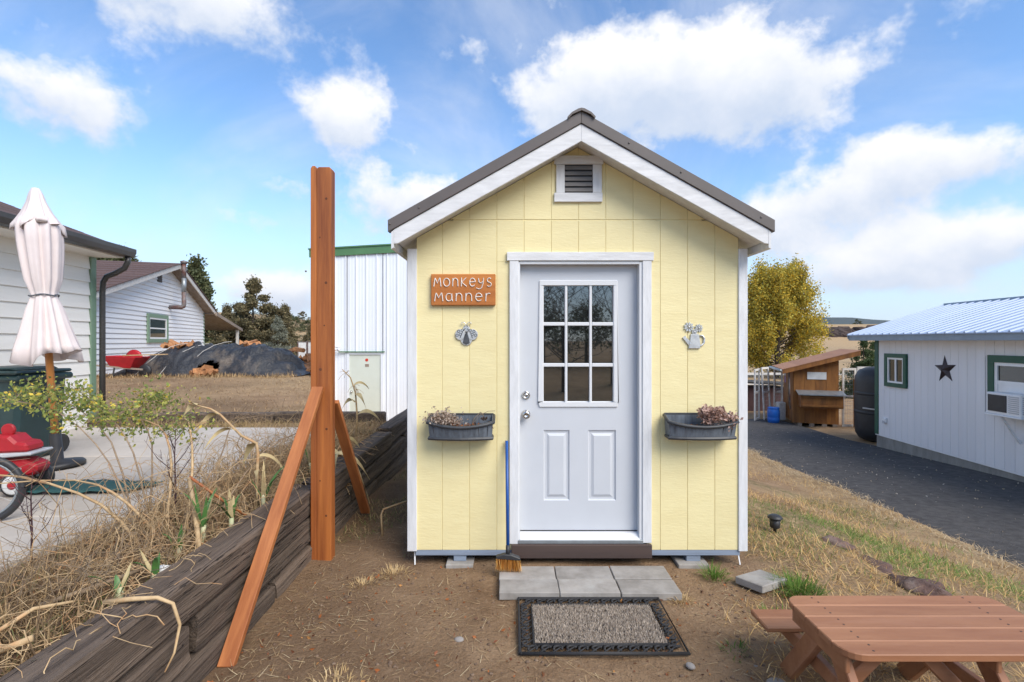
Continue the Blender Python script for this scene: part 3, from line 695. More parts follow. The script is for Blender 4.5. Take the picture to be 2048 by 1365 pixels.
for fx, fy, fr_ in ((1377,654,10.5),(1397,656,8.5),(1388,664,6)):
    a, b = q(fx, fy); fl = MB(); fl.ell((a, -.012, b), .008, .006, .008, 8, 5)
    n = 9
    for t in range(n):
        th = 2*math.pi*t/n; r_ = fr_*k
        fl.prism([(a+.2*r_*math.cos(th), b+.2*r_*math.sin(th)), (a+.75*r_*math.cos(th-.28), b+.75*r_*math.sin(th-.28)), (a+r_*math.cos(th), b+r_*math.sin(th)), (a+.75*r_*math.cos(th+.28), b+.75*r_*math.sin(th+.28))], -.011-.001*(t%2), -.003, 'y')
    fl.build('flower', mPewter, wc)
# ---------------------------------------------------------------- planters
def planter(px0, px1, pyt, pyb, label):
    cx_ = ((px0+px1)/2-HX)/F*(SD-.09); w_ = (px1-px0)/F*(SD-.17); h_ = .125
    zb = 1.7-(pyb-HY)/F*(SD-.16)
    t = thing('planter_box', label, 'planter', (cx_, SD-.022, zb), 0, 'planters hung on the yellow siding')
    wt, wb = w_/2, w_/2*.95
    nseg = 8
    def front(x, half, base, bow): return -(base+bow*(1-(x/half)**2))
    # shell with a bowed front, thick wall
    hF, dip, hB = .142, .030, .178
    zt_f = lambda x, hw: hF-dip*(1-(x/hw)**2)
    xs_ = [-1+2*i/nseg for i in range(nseg+1)]
    low = [(x*wb, front(x*wb, wb, .105, .035), 0) for x in xs_]+[(wb, 0, 0), (-wb, 0, 0)]
    hi = [(x*wt, front(x*wt, wt, .125, .047), zt_f(x*wt, wt)) for x in xs_]+[(wt, 0, hB), (-wt, 0, hB)]
    inner = [(x*(wt-.008), front(x*wt, wt, .115, .046), zt_f(x*wt, wt)) for x in xs_]+[(wt-.008, -.008, hB), (-wt+.008, -.008, hB)]
    deep = [(v[0]*.97, v[1]*.95, .085) for v in inner]
    m_ = nseg+3; mb = MB(); vs = low+hi+inner+deep
    fs = [(i*m_+k_, i*m_+(k_+1)%m_, (i+1)*m_+(k_+1)%m_, (i+1)*m_+k_) for i in range(3) for k_ in range(m_)]
    fs.append(tuple(range(m_-1,-1,-1)))
    mb.add(vs, fs).build('box', mPlanter, t)
    MB().add(deep, [tuple(range(m_))]).build('soil', mSoil, t)
    rim = MB()
    pth = [(x*(wt+.004), front(x*wt, wt, .128, .048), zt_f(x*wt, wt)-.010) for x in xs_]
    rim.tube([(wt+.002,-.004,hB-.01),(wt+.003,-.06,hF+.01)]+pth[::-1]+[(-wt-.003,-.06,hF+.01),(-wt-.002,-.004,hB-.01)], .0125, 6)
    rim.build('rim', mPlanterRim, t, smooth=True)
    MB().tube([(wb,-.01,.014)]+[(x*(wb+.004), front(x*wb, wb, .108, .035), .014) for x in xs_[::-1]]+[(-wb,-.01,.014)], .014, 6).build('base_band', mPlanterRim, t)
    MB().box(-wt, wt, -.008, .0, hB-.012, hB+.006).build('back_lip', mPlanterRim, t, bevel=.003)
    for i in range(7):                        # moulded staves
        x = -wb*.86+i*wb*.287
        MB().beam((x, front(x,wb,.107,.0355)-.0005, .03), (x*1.03, front(x,wt,.1205,.0465)-.0005, .105), .0045, .003, (0,1,0)).build('stave_joint', mPlanterRim, t)
    return t, h_
pl, ph = planter(857, 988, 826, 882, 'slate grey plastic planter left of the door holding withered grey stems and leaf mould')
pr_, _ = planter(1332, 1469, 824, 881, 'slate grey plastic planter right of the door with pink-brown dried plant spilling out')
# dead plants
def dead_tuft(name, label, loc, n, ext, size, cols, zl):
    t = thing(name, label, 'plant', loc)
    c = NP.normal(size=(n,3))*np.array(ext)*.5
    c[:,2] = np.abs(c[:,2])*1.0+.005
    leaf_cloud('withered_leaf', c, NP.uniform(*size, n), palette(n, cols, [1]*len(cols)), t, droop=.2)
    st = MB()
    for i in range(0, n, max(1, n//26)): st.tube([(c[i,0]*.3, c[i,1]*.3, -.03), c[i]*.7+np.array([0,0,.02]), c[i]], .0016, 4)
    st.build('stem', mPaleBark, t); return t
lx, ly, lz = pl.location
dead_tuft('withered_plant', 'mat of withered pale grey leaves in the planter left of the door', (lx-.13, ly-.070, lz+.118), 1100, (.10,.085,.07), (.012,.028), [(.42,.33,.27),(.30,.21,.16),(.52,.44,.37)], 0)
bs = thing('dead_stem', 'bent brown dead stem with seed heads in the planter left of the door', 'plant', (lx+.06, ly-.05, lz+ph*.70))
MB().tube([(0,0,-.02),(.04,-.02,.07),(.085,-.03,.115),(.098,-.03,.105),(.105,-.03,.085)], .0032, 5).build('stem', mPaleBark, bs)
MB().tube([(.03,0,.03),(.08,.0,.09),(.14,.0,.118),(.19,.0,.12)], .0018, 5).build('stem', mPaleBark, bs)
for a, b in ((.092,.068),(.108,.074),(.104,.060),(.128,.072),(.120,.062)): MB().ell((a,-.03,b), .008, .007, .009, 7, 5, .2).build('seed_head', mSoil, bs)
c_ = NP.uniform(-1,1,(180,3))*np.array([.15,.04,.012])+np.array([lx+.07, ly-.08, lz+ph*.70+.012])
leaf_cloud('leaf_litter', c_, NP.uniform(.012,.03,180), palette(180, [(.30,.11,.04),(.16,.07,.035),(.42,.17,.05)], [2,2,1]), None, kind='stuff')
rx, ry, rz_ = pr_.location
def spray(label, loc):
    t = thing('dried_plant', label, 'plant', loc); P_, S_ = [], []
    st = MB()
    for i in range(46):
        a = RNG.uniform(-.25, 1.0); ln = RNG.uniform(.10, .27); yy = RNG.uniform(-.09, .03)
        e = Vector((a*ln*1.05, yy, RNG.uniform(.0,.125)*(1-abs(a)*.3)-max(0, ln-.20)*.7*max(a,0)))
        pts_ = [Vector((0,0,-.02)), e*.5+Vector((0,-.01,.03)), e]
        st.tube(pts_, .0016, 4)
        for j in range(34):
            f_ = RNG.uniform(.3, 1.05); p = pts_[0].lerp(pts_[1], f_*2) if f_ < .5 else pts_[1].lerp(pts_[2], f_*2-1)
            P_.append(p+Vector((RNG.gauss(0,.012), RNG.gauss(0,.012), RNG.gauss(0,.012)))); S_.append(RNG.uniform(.016,.036))
    st.build('stem', mPaleBark, t)
    n = len(P_); leaf_cloud('dried_leaf', np.array(P_), np.array(S_), palette(n, [(.50,.33,.27),(.36,.22,.175),(.60,.44,.38)], [2,1.4,1]), t)
    return t
spray('bushy dried plant with pinkish brown leaves in the planter right of the door', (rx+.03, ry-.09, rz_+.125))
lv2 = tag(leaf_cloud('wood_chips', NP.uniform(-1,1,(90,3))*np.array([.10,.03,.008])+np.array([rx-.13, ry-.09, rz_+ph*.72]), NP.uniform(.012,.026,90), palette(90, [(.34,.13,.06),(.22,.09,.045)], [1,1]), None), kind='stuff')
# ---------------------------------------------------------------- broom
bx, by = -.034, 3.60
br = thing('broom', 'blue-handled angle broom with yellow bristles leaning beside the door', 'broom', (bx, by, .052))
MB().tube([(-.006,.195,.895),(.004,.018,.165)], .0115, 12).build('handle', mBluePaint, br, smooth=True)
MB().tube([(.004,.004,.115),(.004,.020,.178)], .0145, 12).build('ferrule', mBlackPl, br, smooth=True)
MB().prism([(-.080,.095),(.094,.082),(.094,.098),(.03,.122),(-.02,.126),(-.080,.110)], -.022, .022, 'y').build('head', mBlackPl, br, bevel=.004)
n = 1500; t_ = NP.uniform(0,1,n); yy = NP.uniform(-.019,.019,n)
P_ = np.stack([-.078+.170*t_, yy, .097-.013*t_], 1)
bt = blades('bristles', P_, NP.uniform(.085,.100,n), np.full(n,.0036), np.where(NP.random(n)<.5, 0, math.pi)+NP.normal(0,.3,n), np.pi-np.abs(NP.normal(.06,.09,n)), NP.normal(0,.05,n), palette(n, [(.85,.50,.13),(.90,.60,.22),(.70,.38,.09)], [3,2,1]), br, kind=None)
# ================================================================== foreground
def gz(x, y): return float(zf(x, y))
# ---------------------------------------------------------------- pavers before the door
PVL = [['concrete paver under the broom, touching the bare earth under the shed', 'middle paver of the row next to the doorstep', 'end paver of the doorstep row, toward the picnic table'],
       ['paver beside the mat corner, on the post side', 'middle paver of the row along the door mat', 'end paver of the mat row, toward the picnic table']]
for r_, (ya, yb) in enumerate(((3.487, 3.685), (3.292, 3.480))):
    for c_ in range(3):
        xa = -.092+c_*.402+(.006 if r_ else 0)+RNG.uniform(-.003,.003); w_ = .396
        o = MB().box(-w_/2, w_/2, -(yb-ya)/2, (yb-ya)/2, -.05, 0).build('paver', mConcrete, None, (xa+w_/2, (ya+yb)/2, .050+RNG.uniform(-.003,.003)), bevel=.004, rz=RNG.uniform(-.006,.006))
        o.rotation_euler[0] = RNG.uniform(-.01,.01)
        tag(o, PVL[r_][c_], 'paver', 'pavers laid before the shed door')
o = MB().box(-.15, .15, -.10, .10, -.05, .0).build('paver', mConcrete, None, (1.735, 3.50, .055), bevel=.005, rz=R(33)); o.rotation_euler[1] = R(5); o.rotation_euler[0] = R(-3)
tag(o, 'loose tilted concrete paver lying in the grass beside the picnic table', 'paver')
# ---------------------------------------------------------------- door mat
mx0, mx1, my0, my1 = .043, .955, 2.705, 3.285
mat = thing('door_mat', 'door mat with grey bristle pile and black rubber scrollwork border', 'mat', ((mx0+mx1)/2, (my0+my1)/2, .012))
mw, mh = (mx1-mx0)/2, (my1-my0)/2
rim = MB()
def loop(hw, hh, r_, z): rim.tube([(-hw,-hh,z),(hw,-hh,z),(hw,hh,z),(-hw,hh,z),(-hw,-hh,z),(-hw+.01,-hh,z)], r_, 5)
loop(mw, mh, .010, .006); loop(mw-.080, mh-.080, .009, .006)
def scroll(cx_, cy_, s_, ang, flip):
    pts = []
    for i in range(15):
        t = i/14; th = t*4.2; rr = s_*1.12*(1-t*.72)
        x = rr*math.cos(th)-s_*.15; y = flip*rr*math.sin(th)
        pts.append((cx_+x*math.cos(ang)-y*math.sin(ang), cy_+x*math.sin(ang)+y*math.cos(ang), .007))
    rim.tube(pts, .0075, 5)
for sgn_ in (-1, 1):
    for i in range(12):
        x = -mw+.075+i*(2*mw-.15)/11; scroll(x, sgn_*(mh-.041), .031, (0 if i%2 else math.pi)+.4, 1 if i%2 else -1)
        rim.tube([(x-.035, sgn_*(mh-.041)-.03, .006), (x, sgn_*(mh-.041), .008), (x+.035, sgn_*(mh-.041)+.03, .006)], .0045, 5)
    for i in range(7):
        y = -mh+.09+i*(2*mh-.18)/6; scroll(sgn_*(mw-.041), y, .031, R(90)+(0 if i%2 else math.pi)+.4, 1 if i%2 else -1)
        rim.tube([(sgn_*(mw-.041)-.03, y-.032, .006), (sgn_*(mw-.041), y, .008), (sgn_*(mw-.041)+.03, y+.032, .006)], .0045, 5)
rim.build('border', mRubber, mat, smooth=True)
MB().box(-mw+.083, mw-.083, -mh+.083, mh-.083, -.006, .003).build('backing', mRubber, mat)
n = 15000
P_ = np.stack([NP.uniform(-mw+.086, mw-.086, n), NP.uniform(-mh+.086, mh-.086, n), np.full(n, .002)], 1)
blades('pile', P_, NP.uniform(.012,.019,n), np.full(n,.0042), NP.uniform(0,6.28,n), NP.uniform(.1,.75,n), NP.normal(0,.3,n), palette(n, [(.50,.42,.34),(.36,.30,.245),(.62,.54,.45)], [3,2,1.2]), mat, kind=None)
# ---------------------------------------------------------------- child's picnic table
TZ = .475
tyF, tyN = 1005*(1.7-TZ)/508, 1005*(1.7-TZ)/628
txL = 541/F*tyF; txR = txL+.99
gzt = gz(1.6, 2.2)
tb = thing('picnic_table', "child's reddish brown wooden picnic table with rounded top", 'picnic table', ((txL+txR)/2, (tyF+tyN)/2, gzt))
hw, hd = (txR-txL)/2, (tyF-tyN)/2; zt = TZ-gzt
NB = 5; bw = 2*hd/NB
def rounded(i):
    y0_, y1_ = -hd+i*bw+.0018, -hd+(i+1)*bw-.0018
    if 0 < i < NB-1: return [(-hw,y0_),(hw,y0_),(hw,y1_),(-hw,y1_)]
    r_ = .085; out_ = []
    if i == 0:
        out_ = [(-hw+r_-r_*math.cos(R(a)), y0_+r_-r_*math.sin(R(a))) for a in range(0, 91, 15)]+[(hw-r_+r_*math.sin(R(a)), y0_+r_-r_*math.cos(R(a))) for a in range(0, 91, 15)]
        return [(-hw,y1_)]+out_+[(hw,y1_)]
    r_ = .07
    out_ = [(hw-r_+r_*math.cos(R(a)), y1_-r_+r_*math.sin(R(a))) for a in range(0, 91, 15)]+[(-hw+r_-r_*math.sin(R(a)), y1_-r_+r_*math.cos(R(a))) for a in range(0, 91, 15)]
    return [(-hw,y0_),(hw,y0_)]+out_
for i in range(NB):
    pl_ = rounded(i)
    if i == 0: pl_ = [p for p in pl_ if p[1] <= -hd+bw]
    b_ = MB().prism(pl_, zt-.03, zt, 'z').build('tabletop_board', mRedwood, tb, bevel=.004)
    for x_ in (-hw+.13, hw-.15):
        for dy in (-.02, .02): MB().lathe([(.0045,0),(.0045,.0012),(.001,.0014)], 8, (x_+RNG.uniform(-.006,.006), -hd+(i+.5)*bw+dy, zt)).build('screw', mSill, b_)
zs = .245-gzt*0
for s_ in (-1, 1):
    for k_ in range(2):
        y0_ = s_*(hd+.22)+(k_-1)*.092; MB().box(-hw-.01, hw+.01, y0_+.002, y0_+.088, zs-.028, zs).build('bench_board', mRedwood, tb, bevel=.006)
for x_ in (-hw+.085, hw-.30):
    for s_ in (-1, 1):
        off_ = .021 if s_ > 0 else -.021
        MB().beam((x_+off_, s_*.05, zt-.032), (x_+off_, s_*(hd+.16), -.01), .085, .038, (1,0,0)).build('leg', mRedwood, tb, bevel=.004)
    MB().box(x_-.062, x_-.041, -hd+.04, hd-.04, zt-.10, zt-.031).build('top_cleat', mRedwood, tb, bevel=.004)
    MB().box(x_+.041, x_+.075, -hd-.30, hd+.30, zs-.10, zs-.029).build('bench_bearer', mRedwood, tb, bevel=.004)
    sg = 1 if x_ < 0 else -1
    MB().beam((x_+sg*.05, 0, zs-.06), (x_+sg*.30, 0, zt-.035), .06, .035, (0,1,0)).build('brace', mRedwood, tb, bevel=.004)
# ---------------------------------------------------------------- path light, rocks
lx_, ly_ = 2.37, 4.53; lz_ = gz(lx_, ly_)
pl2 = thing('path_light', 'small black solar path light stuck in the dry grass beside the shed', 'light', (lx_, ly_, lz_))
MB().lathe([(.012,-.03),(.016,.04),(.036,.05),(.042,.06),(.045,.13)], 16).build('lamp_body', mBlackPl, pl2, smooth=True)
MB().lathe([(.050,.131),(.062,.135),(.064,.142),(.056,.150),(.050,.158),(.035,.165),(.001,.167)], 18).build('cap', mBlackPl, pl2, smooth=True)
RK = [(3.02,3.72,.17,.12,.08,'largest pitted brown lava rock, nearest the picnic table'), (2.98,4.12,.17,.09,.030,'flat brown lava rock half buried in the middle of the rock row'), (2.95,4.55,.15,.08,.035,'reddish lava rock at the far end of the rock row'), (3.28,3.92,.07,.05,.03,'small brown lava rock lying off the rock row, toward the drive')]
for i, (x, y, a, b, c, lab) in enumerate(RK):
    mb = MB(); mb.ell((0,0,0), a, b*1.25, c, 26, 16, .0, i)
    mb.v = [tuple(Vector(v)*(1+.55*mnoise.noise(Vector(v)*9+Vector((i*7,0,0)))+.25*mnoise.noise(Vector(v)*26))) for v in mb.v]
    tag(mb.build('lava_rock', mRock, None, (x, y, gz(x,y)+c*.05), smooth=True, rz=R(70+20*i)), lab, 'rock', 'lava rocks along the slope')
PB = [(1.30,2.47,.040,'grey rounded pebble on the dirt near the picnic table'), (1.27,2.62,.014,'tiny white pebble on the dirt near the table'), (.93,2.62,.022,'white shell-like stone on the dirt right of the mat'), (-.30,2.85,.022,'pale flat stone on the bare dirt left of the mat')]
for i, (x, y, r_, lab) in enumerate(PB):
    tag(MB().ell((0,0,0), r_*1.3, r_, r_*.6, 10, 7, .06, i).build('pebble', mPebble, None, (x, y, gz(x,y)+r_*.3), smooth=True, rz=i), lab, 'pebble', 'pebbles on the dirt')
# ---------------------------------------------------------------- stained post with two braces
mKnot = M('knot', (.12,.035,.010), rough=.7, bump=.2, rnd=.1)
PXc, PYc = -1.475, 3.93
post = thing('timber_post', 'tall orange-brown stained timber post held up by two sloping braces', 'post', (PXc, PYc, 0))
def board(w0, w1, d0, d1, z0_, z1_, nm, mt):
    MB().prism([(w0, z0_), (w1, z0_), (w1, z1_-.02), (w1-.012, z1_), (w0+.012, z1_), (w0, z1_-.02)], d0, d1, 'y').build(nm, mt, post, bevel=.004)
board(-.083, -.036, -.045, .045, -.05, 3.055, 'post_board', mCedar)
board(-.034, .078, -.048, .040, -.05, 3.045, 'post_board', mCedar)
def brace(p, q_):
    MB().beam(p, q_, .038, .085, (1,0,0)).build('brace', mCedarY, post, bevel=.003)
brace((-.015, -.07, 1.34), (-.022, -1.30, -.01)); brace((.055, .06, 1.22), (.045, .98, .03))
for z_ in (.35, .62, 1.02, 1.48, 1.82, 2.15, 2.5, 2.8):       # knots in the timber
    MB().lathe([(.009+.004*math.sin(z_*9),0),(.006,.0006),(.001,.0008)], 9, (.02+.03*math.sin(z_*7), -.0482, z_), 'y').build('knot', mKnot, post)
# ---------------------------------------------------------------- retaining wall of old railway ties
rw = thing('retaining_wall', 'low retaining wall of dark weathered railway ties', 'wall', (-1.67, 4.6, 0))
def tie(y0_, y1_, z0_, z1_, dx_=0, seed=0, skew=0, tilt=0):
    hw_, n = .105, int((y1_-y0_)/.07); prof = []
    h_ = (z1_-z0_)/2; zc_ = (z0_+z1_)/2
    for a, b in ((-1,-.80),(-.88,-.98),(-.3,-1),(.3,-1),(.88,-.98),(1,-.80),(1,-.3),(1,.3),(1,.84),(.90,.99),(.3,1),(-.3,1),(-.90,.99),(-1,.84),(-1,.3),(-1,-.3)): prof.append((a*hw_, b*h_))
    m_ = len(prof); vs = []
    for i in range(n+1):
        y = y0_+(y1_-y0_)*i/n
        for a, b in prof:
            v = Vector((a*8+seed*3.1, y*1.1, b*8+seed)); w_ = mnoise.noise(v)*.014+mnoise.noise(Vector((a*40+seed, y*1.8, b*40)))*.007
            e = 1-.06*(1 if i in (0, n) else 0)
            vs.append((dx_+a*e+(w_ if abs(a) > .08 else 0)+skew*(y-y0_), y-4.6+(RNG.uniform(-.012,.012) if i in (0,n) else 0), zc_+b*e+(w_ if abs(b) > .06 else 0)+tilt*(y-y0_)))
    fs = [(i*m_+k_, i*m_+(k_+1)%m_, (i+1)*m_+(k_+1)%m_, (i+1)*m_+k_) for i in range(n) for k_ in range(m_)]+[tuple(range(m_-1,-1,-1)), tuple(n*m_+k_ for k_ in range(m_))]
    MB().add(vs, fs).build('railway_tie', mTie, rw, smooth=False)
for a_, b_, z0_, z1_, dx_, sd_, sk_ in ((-.3,1.62,.332,.532,-.012,1,0),(1.645,4.13,.334,.535,-.006,2,0),(4.165,6.56,.33,.525,.012,3,-.004),(6.61,8.9,.345,.56,-.012,4,0),
        (-.1,2.44,.126,.322,.018,5,-.004),(2.53,4.93,.124,.322,-.010,6,.004),(4.98,7.33,.122,.318,.012,7,0),(7.38,9.2,.122,.33,0,8,0),
        (.6,3.28,-.10,.114,.02,9,0),(3.33,5.78,-.10,.112,.015,10,0),(5.83,8.6,-.10,.112,.01,11,0)):
    tie(a_, b_, z0_, z1_, dx_, sd_, sk_)
# timber edging behind the patio
eg = thing('timber_edging', 'dark old timbers edging the dirt behind the concrete patio', 'edging', (-3.7, 7.72, .4))
for a, b, dz_ in ((-1.7, .05, 0), (.08, 1.75, .01)): MB().box(a, b, -.09, .09, -.05+dz_, .20+dz_).build('railway_tie', mTie, eg, bevel=.02)
MB().beam((-2.6,-.75,.11), (-1.65,-.05,.12), .14, .15).build('railway_tie', mTie, eg, bevel=.015)
# ================================================================== planting bed
def arcpts(x, y, z, az_, ln, rise, droop, n=8):
    out_ = []
    for i in range(n+1):
        t = i/n; h_ = ln*t
        out_.append((x+math.cos(az_)*h_, y+math.sin(az_)*h_, z+rise*t-droop*t*t))
    return out_
bedz = .475
def jit(pts): return [(p[0]+RNG.gauss(0,.010), p[1]+RNG.gauss(0,.010), max(bedz-.01, p[2]+RNG.gauss(0,.008))) for p in pts]
def bx_(): y = 1.7+5.2*RNG.random()**.75; return RNG.uniform(-1.76-.75-.05*(4-y)*(y<4)*0, -1.78), y
tang = MB()
thk = MB()
for i in range(520):                         # thin dry stems standing and arching in the bed
    x, y = RNG.uniform(-2.5,-1.85), RNG.uniform(2.5,5.6); ln = RNG.uniform(.10,.55); h_ = RNG.uniform(.18,.62)
    thk.tube(jit(arcpts(x, y, bedz-.01, RNG.uniform(0,6.28), ln, h_*2.1, h_*RNG.uniform(1.1,2.0), 8)), RNG.uniform(.0010,.0024), 3, False)
tag(thk.build('dry_thicket', mStraw, smooth=True), kind='stuff')
brs = MB()
for i in range(420):                         # grey-tan brush
    x, y = RNG.uniform(-2.55,-1.85), RNG.uniform(2.2,5.2); ln = RNG.uniform(.05,.35); h_ = RNG.uniform(.10,.46)
    p_ = jit(arcpts(x, y, bedz-.01, RNG.uniform(0,6.28), ln, h_*1.4, h_*RNG.uniform(.4,1.2), 6)); brs.tube(p_, RNG.uniform(.0009,.0020), 3, False)
    for q_ in range(3):
        b_ = Vector(p_[RNG.randrange(2,6)]); brs.tube([b_, b_+Vector((RNG.gauss(0,.04), RNG.gauss(0,.04), RNG.uniform(.01,.08)))], .0009, 3, False)
tag(brs.build('dry_brush', mPaleBark, smooth=True), kind='stuff')
for i in range(1300):                         # tangle of fallen dry stems
    x, y = bx_(); ln = RNG.uniform(.12,.42); pk = RNG.uniform(.0,.10)
    tang.tube(jit(arcpts(x, y, bedz+RNG.uniform(0,.04), RNG.uniform(0,6.28), ln, pk*4, pk*4+RNG.uniform(-.03,.04), 5)), RNG.uniform(.0011,.0030), 3, False)
for i in range(70):                         # coarse straw on the bed next to the ties
    x, y = RNG.uniform(-2.1,-1.62), RNG.uniform(1.6,3.0); ln = RNG.uniform(.10,.30)
    tang.tube(jit(arcpts(x, y, bedz+.03+RNG.uniform(0,.05), RNG.uniform(0,6.28), ln, .12, .14, 6)), RNG.uniform(.0012,.0028), 4, False)
tag(tang.build('fallen_stems', mStraw, smooth=True), kind='stuff')
n = 17000; yv = NP.uniform(1.6,7.4,n); xv = -1.76-NP.random(n)**1.2*(.78+.06*(yv<4))
clump = patchy(xv, yv, 5.5, 2.2) > .42; xv, yv = xv[clump], yv[clump]; n = len(xv)
blades('dry_bed_grass', np.stack([xv,yv,np.full(n,bedz-.015)],1), NP.uniform(.05,.20,n), NP.uniform(.003,.006,n), NP.uniform(0,6.28,n), NP.uniform(.2,1.2,n), NP.uniform(-.2,.9,n), palette(n, [(.42,.29,.15),(.30,.20,.105),(.18,.12,.07),(.20,.20,.08)], [2.5,3,3,.8]))
n = 2600; yv = NP.uniform(2.0,6.9,n); xv = NP.uniform(-2.5,-1.8,n)
k_ = patchy(xv, yv, 2.4, 6.1) > .62; xv, yv = xv[k_], yv[k_]; n = len(xv)
blades('green_bed_grass', np.stack([xv,yv,np.full(n,bedz-.01)],1), NP.uniform(.03,.09,n), NP.uniform(.003,.006,n), NP.uniform(0,6.28,n), NP.uniform(.2,1.0,n), NP.uniform(0,.8,n), palette(n, [(.11,.16,.035),(.20,.23,.07)], [2,1]))
# dirt verge strip of dry grass behind the patio
n = 2600; xv = NP.uniform(-5.6,-2.0,n); yv = NP.uniform(6.97,7.62,n)
blades('verge_grass', np.stack([xv,yv,np.full(n,.45)],1), NP.uniform(.06,.16,n), NP.uniform(.004,.008,n), NP.uniform(0,6.28,n), NP.uniform(.2,1.1,n), NP.uniform(0,.8,n), palette(n, [(.44,.32,.16),(.30,.22,.11)], [2,1]))
# leeks
M_LEEK = M_LEAFG = M_LEAFY = None
def leek(x, y, hh, nb, label, z=bedz-.02):
    t = thing('leek_plant', label, 'plant', (x, y, z), RNG.uniform(0,6), 'leeks gone to seed in the bed')
    MB().tube([(0,0,-.02),(.005,0,hh*.4),(.012,.004,hh*.55)], [.017,.015,.011], 8).build('stem', M_LEEK, t, smooth=True)
    for i in range(nb):
        a = i*2.4+RNG.uniform(0,.5); ln = hh*RNG.uniform(.5,1.0); mb = MB(); lean_ = RNG.uniform(.12,.5); vs = []
        for j in range(6):
            s_ = j/5; w_ = .016*(1-s_)**.6+.001; r_ = .01+math.sin(lean_)*ln*s_+.25*ln*s_*s_*(i%2); h_ = hh*.45+math.cos(lean_)*ln*s_-.22*ln*s_**3*(i%2)
            c_ = Vector((math.cos(a)*r_, math.sin(a)*r_, h_)); sd_ = Vector((-math.sin(a), math.cos(a), 0))*w_
            vs += [c_-sd_, c_+Vector((0,0,-.004)), c_+sd_]
        mb.add(vs, [(j*3+q_, j*3+q_+1, j*3+q_+4, j*3+q_+3) for j in range(5) for q_ in range(2)])
        mb.build('leaf', M_LEAFG if i%4 else M_LEAFY, t, smooth=True)
    return t
M_LEEK = M('leek_stem', (.50,.54,.30), (.60,.56,.38), scale=20, rough=.5, bump=.1, rnd=.1)
M_LEAFG = M('leek_leaf', (.085,.20,.045), (.055,.14,.04), scale=20, rough=.5, bump=.1, rnd=.15)
M_LEAFY = M('leek_leaf_dry', (.58,.46,.24), (.44,.34,.17), scale=20, rough=.8, bump=.2, rnd=.1)
leek(-1.86, 3.02, .30, 7, 'tall leek with upright green blades beside the splintered stake')
leek(-1.80, 3.22, .26, 6, 'leek with bent green blades rooted close against the tie wall')
leek(-1.90, 2.86, .16, 5, 'short leek with yellowing lower leaves near the tie wall')
leek(-1.83, 2.34, .17, 4, 'stub of leek with one broad green blade and curled dry skins')
leek(-1.80, 2.53, .17, 4, 'leek beside the white plastic scrap with split green blades')
leek(-1.78, 3.60, .28, 5, 'thin leek shoots rising beside the standing corn stalk')
leek(-1.86, 4.65, .24, 5, 'leek leaves showing behind the timber post')
# white plastic scrap, splintered stakes, driftwood stick
sc_ = MB(); sc_.ell((0,0,.03), .05, .035, .035, 9, 6, .25, 3); sc_.ell((.05,-.01,.01), .06, .02, .012, 8, 5, .2, 4)
tag(sc_.build('plastic_scrap', mPaper, None, (-1.80, 2.60, bedz), smooth=True), 'crumpled white plastic scrap lying in the planting bed', 'scrap')
def stick(name, label, pts, r_, mt): tag(MB().tube(pts, r_, 7).build(name, mt, smooth=True), label, 'stick')
stick('stake', 'splintered orange-tipped stake slanting up out of the bed', [(-1.79,2.88,.50),(-1.93,3.06,.66),(-2.07,3.22,.82)], [.012,.016,.011], mStraw)
stick('stake', 'thin orange cane lying from the stake tip into the straw', [(-1.80,3.40,.52),(-1.95,3.34,.66),(-2.08,3.24,.825)], [.008,.009,.009], mCedarY)
stick('stick', 'pale bare stick lying on the bed soil', [(-2.14,2.28,.50),(-2.0,2.36,.53),(-1.86,2.60,.54)], [.013,.012,.008], mPaleBark)
stick('stick', 'curved pale root draped over the tie wall', [(-1.80,2.22,.545),(-1.68,2.22,.560),(-1.58,2.24,.556),(-1.525,2.26,.52),(-1.50,2.27,.42),(-1.505,2.24,.31),(-1.52,2.20,.25)], [.012,.011,.009,.008,.007,.005,.003], mStraw)
stick('stick', 'thick looped dry stem lying on the bed beside the tie wall', [(-1.84,1.93,.56),(-1.93,1.90,.53),(-2.05,1.98,.54),(-2.02,2.12,.57),(-1.92,2.20,.56)], [.014,.013,.011,.009,.006], mStraw)
stick('stick', 'bent straw stem standing at the foot of the tie wall', [(-1.13,4.38,-.01),(-1.15,4.42,.17),(-1.14,4.45,.21),(-.88,4.62,.26)], [.010,.009,.009,.007], mStraw)
# corn stalks
def corn(label, loc, stalk, leaves, tassel):
    t = thing('corn_stalk', label, 'plant', loc, 0, 'dead corn stalks in the bed')
    MB().tube(stalk, [.014-.009*i/(len(stalk)-1) for i in range(len(stalk))], 7).build('stalk', mStraw, t, smooth=True)
    for p, az_, ln, w_, up_ in leaves:
        mb = MB(); vs = []; n_ = 9
        for j in range(n_+1):
            s_ = j/n_; c_ = Vector(p)+Vector((math.cos(az_)*ln*s_*.8, math.sin(az_)*ln*s_*.8, up_*s_-ln*1.0*s_*s_)); ww = w_*(1-s_)**.5*(.5+.5*math.sin(min(1,s_*4)*1.57))+.002
            tw = s_*2.2; sd_ = Vector((-math.sin(az_)*math.cos(tw), math.cos(az_)*math.cos(tw), math.sin(tw)))*ww
            vs += [c_-sd_, c_+Vector((0,0,.006)), c_+sd_]
        mb.add(vs, [(j*3+q_, j*3+q_+1, j*3+q_+4, j*3+q_+3) for j in range(n_) for q_ in range(2)])
        mb.build('leaf', M_LEAFY, t, smooth=True)
    for p in tassel:
        mb = MB()
        for j in range(7): mb.tube(arcpts(*p, RNG.uniform(0,6.28), RNG.uniform(.05,.12), RNG.uniform(.0,.08), RNG.uniform(.03,.10), 4), .0022, 3, False)
        mb.build('tassel', mStraw, t)
    return t
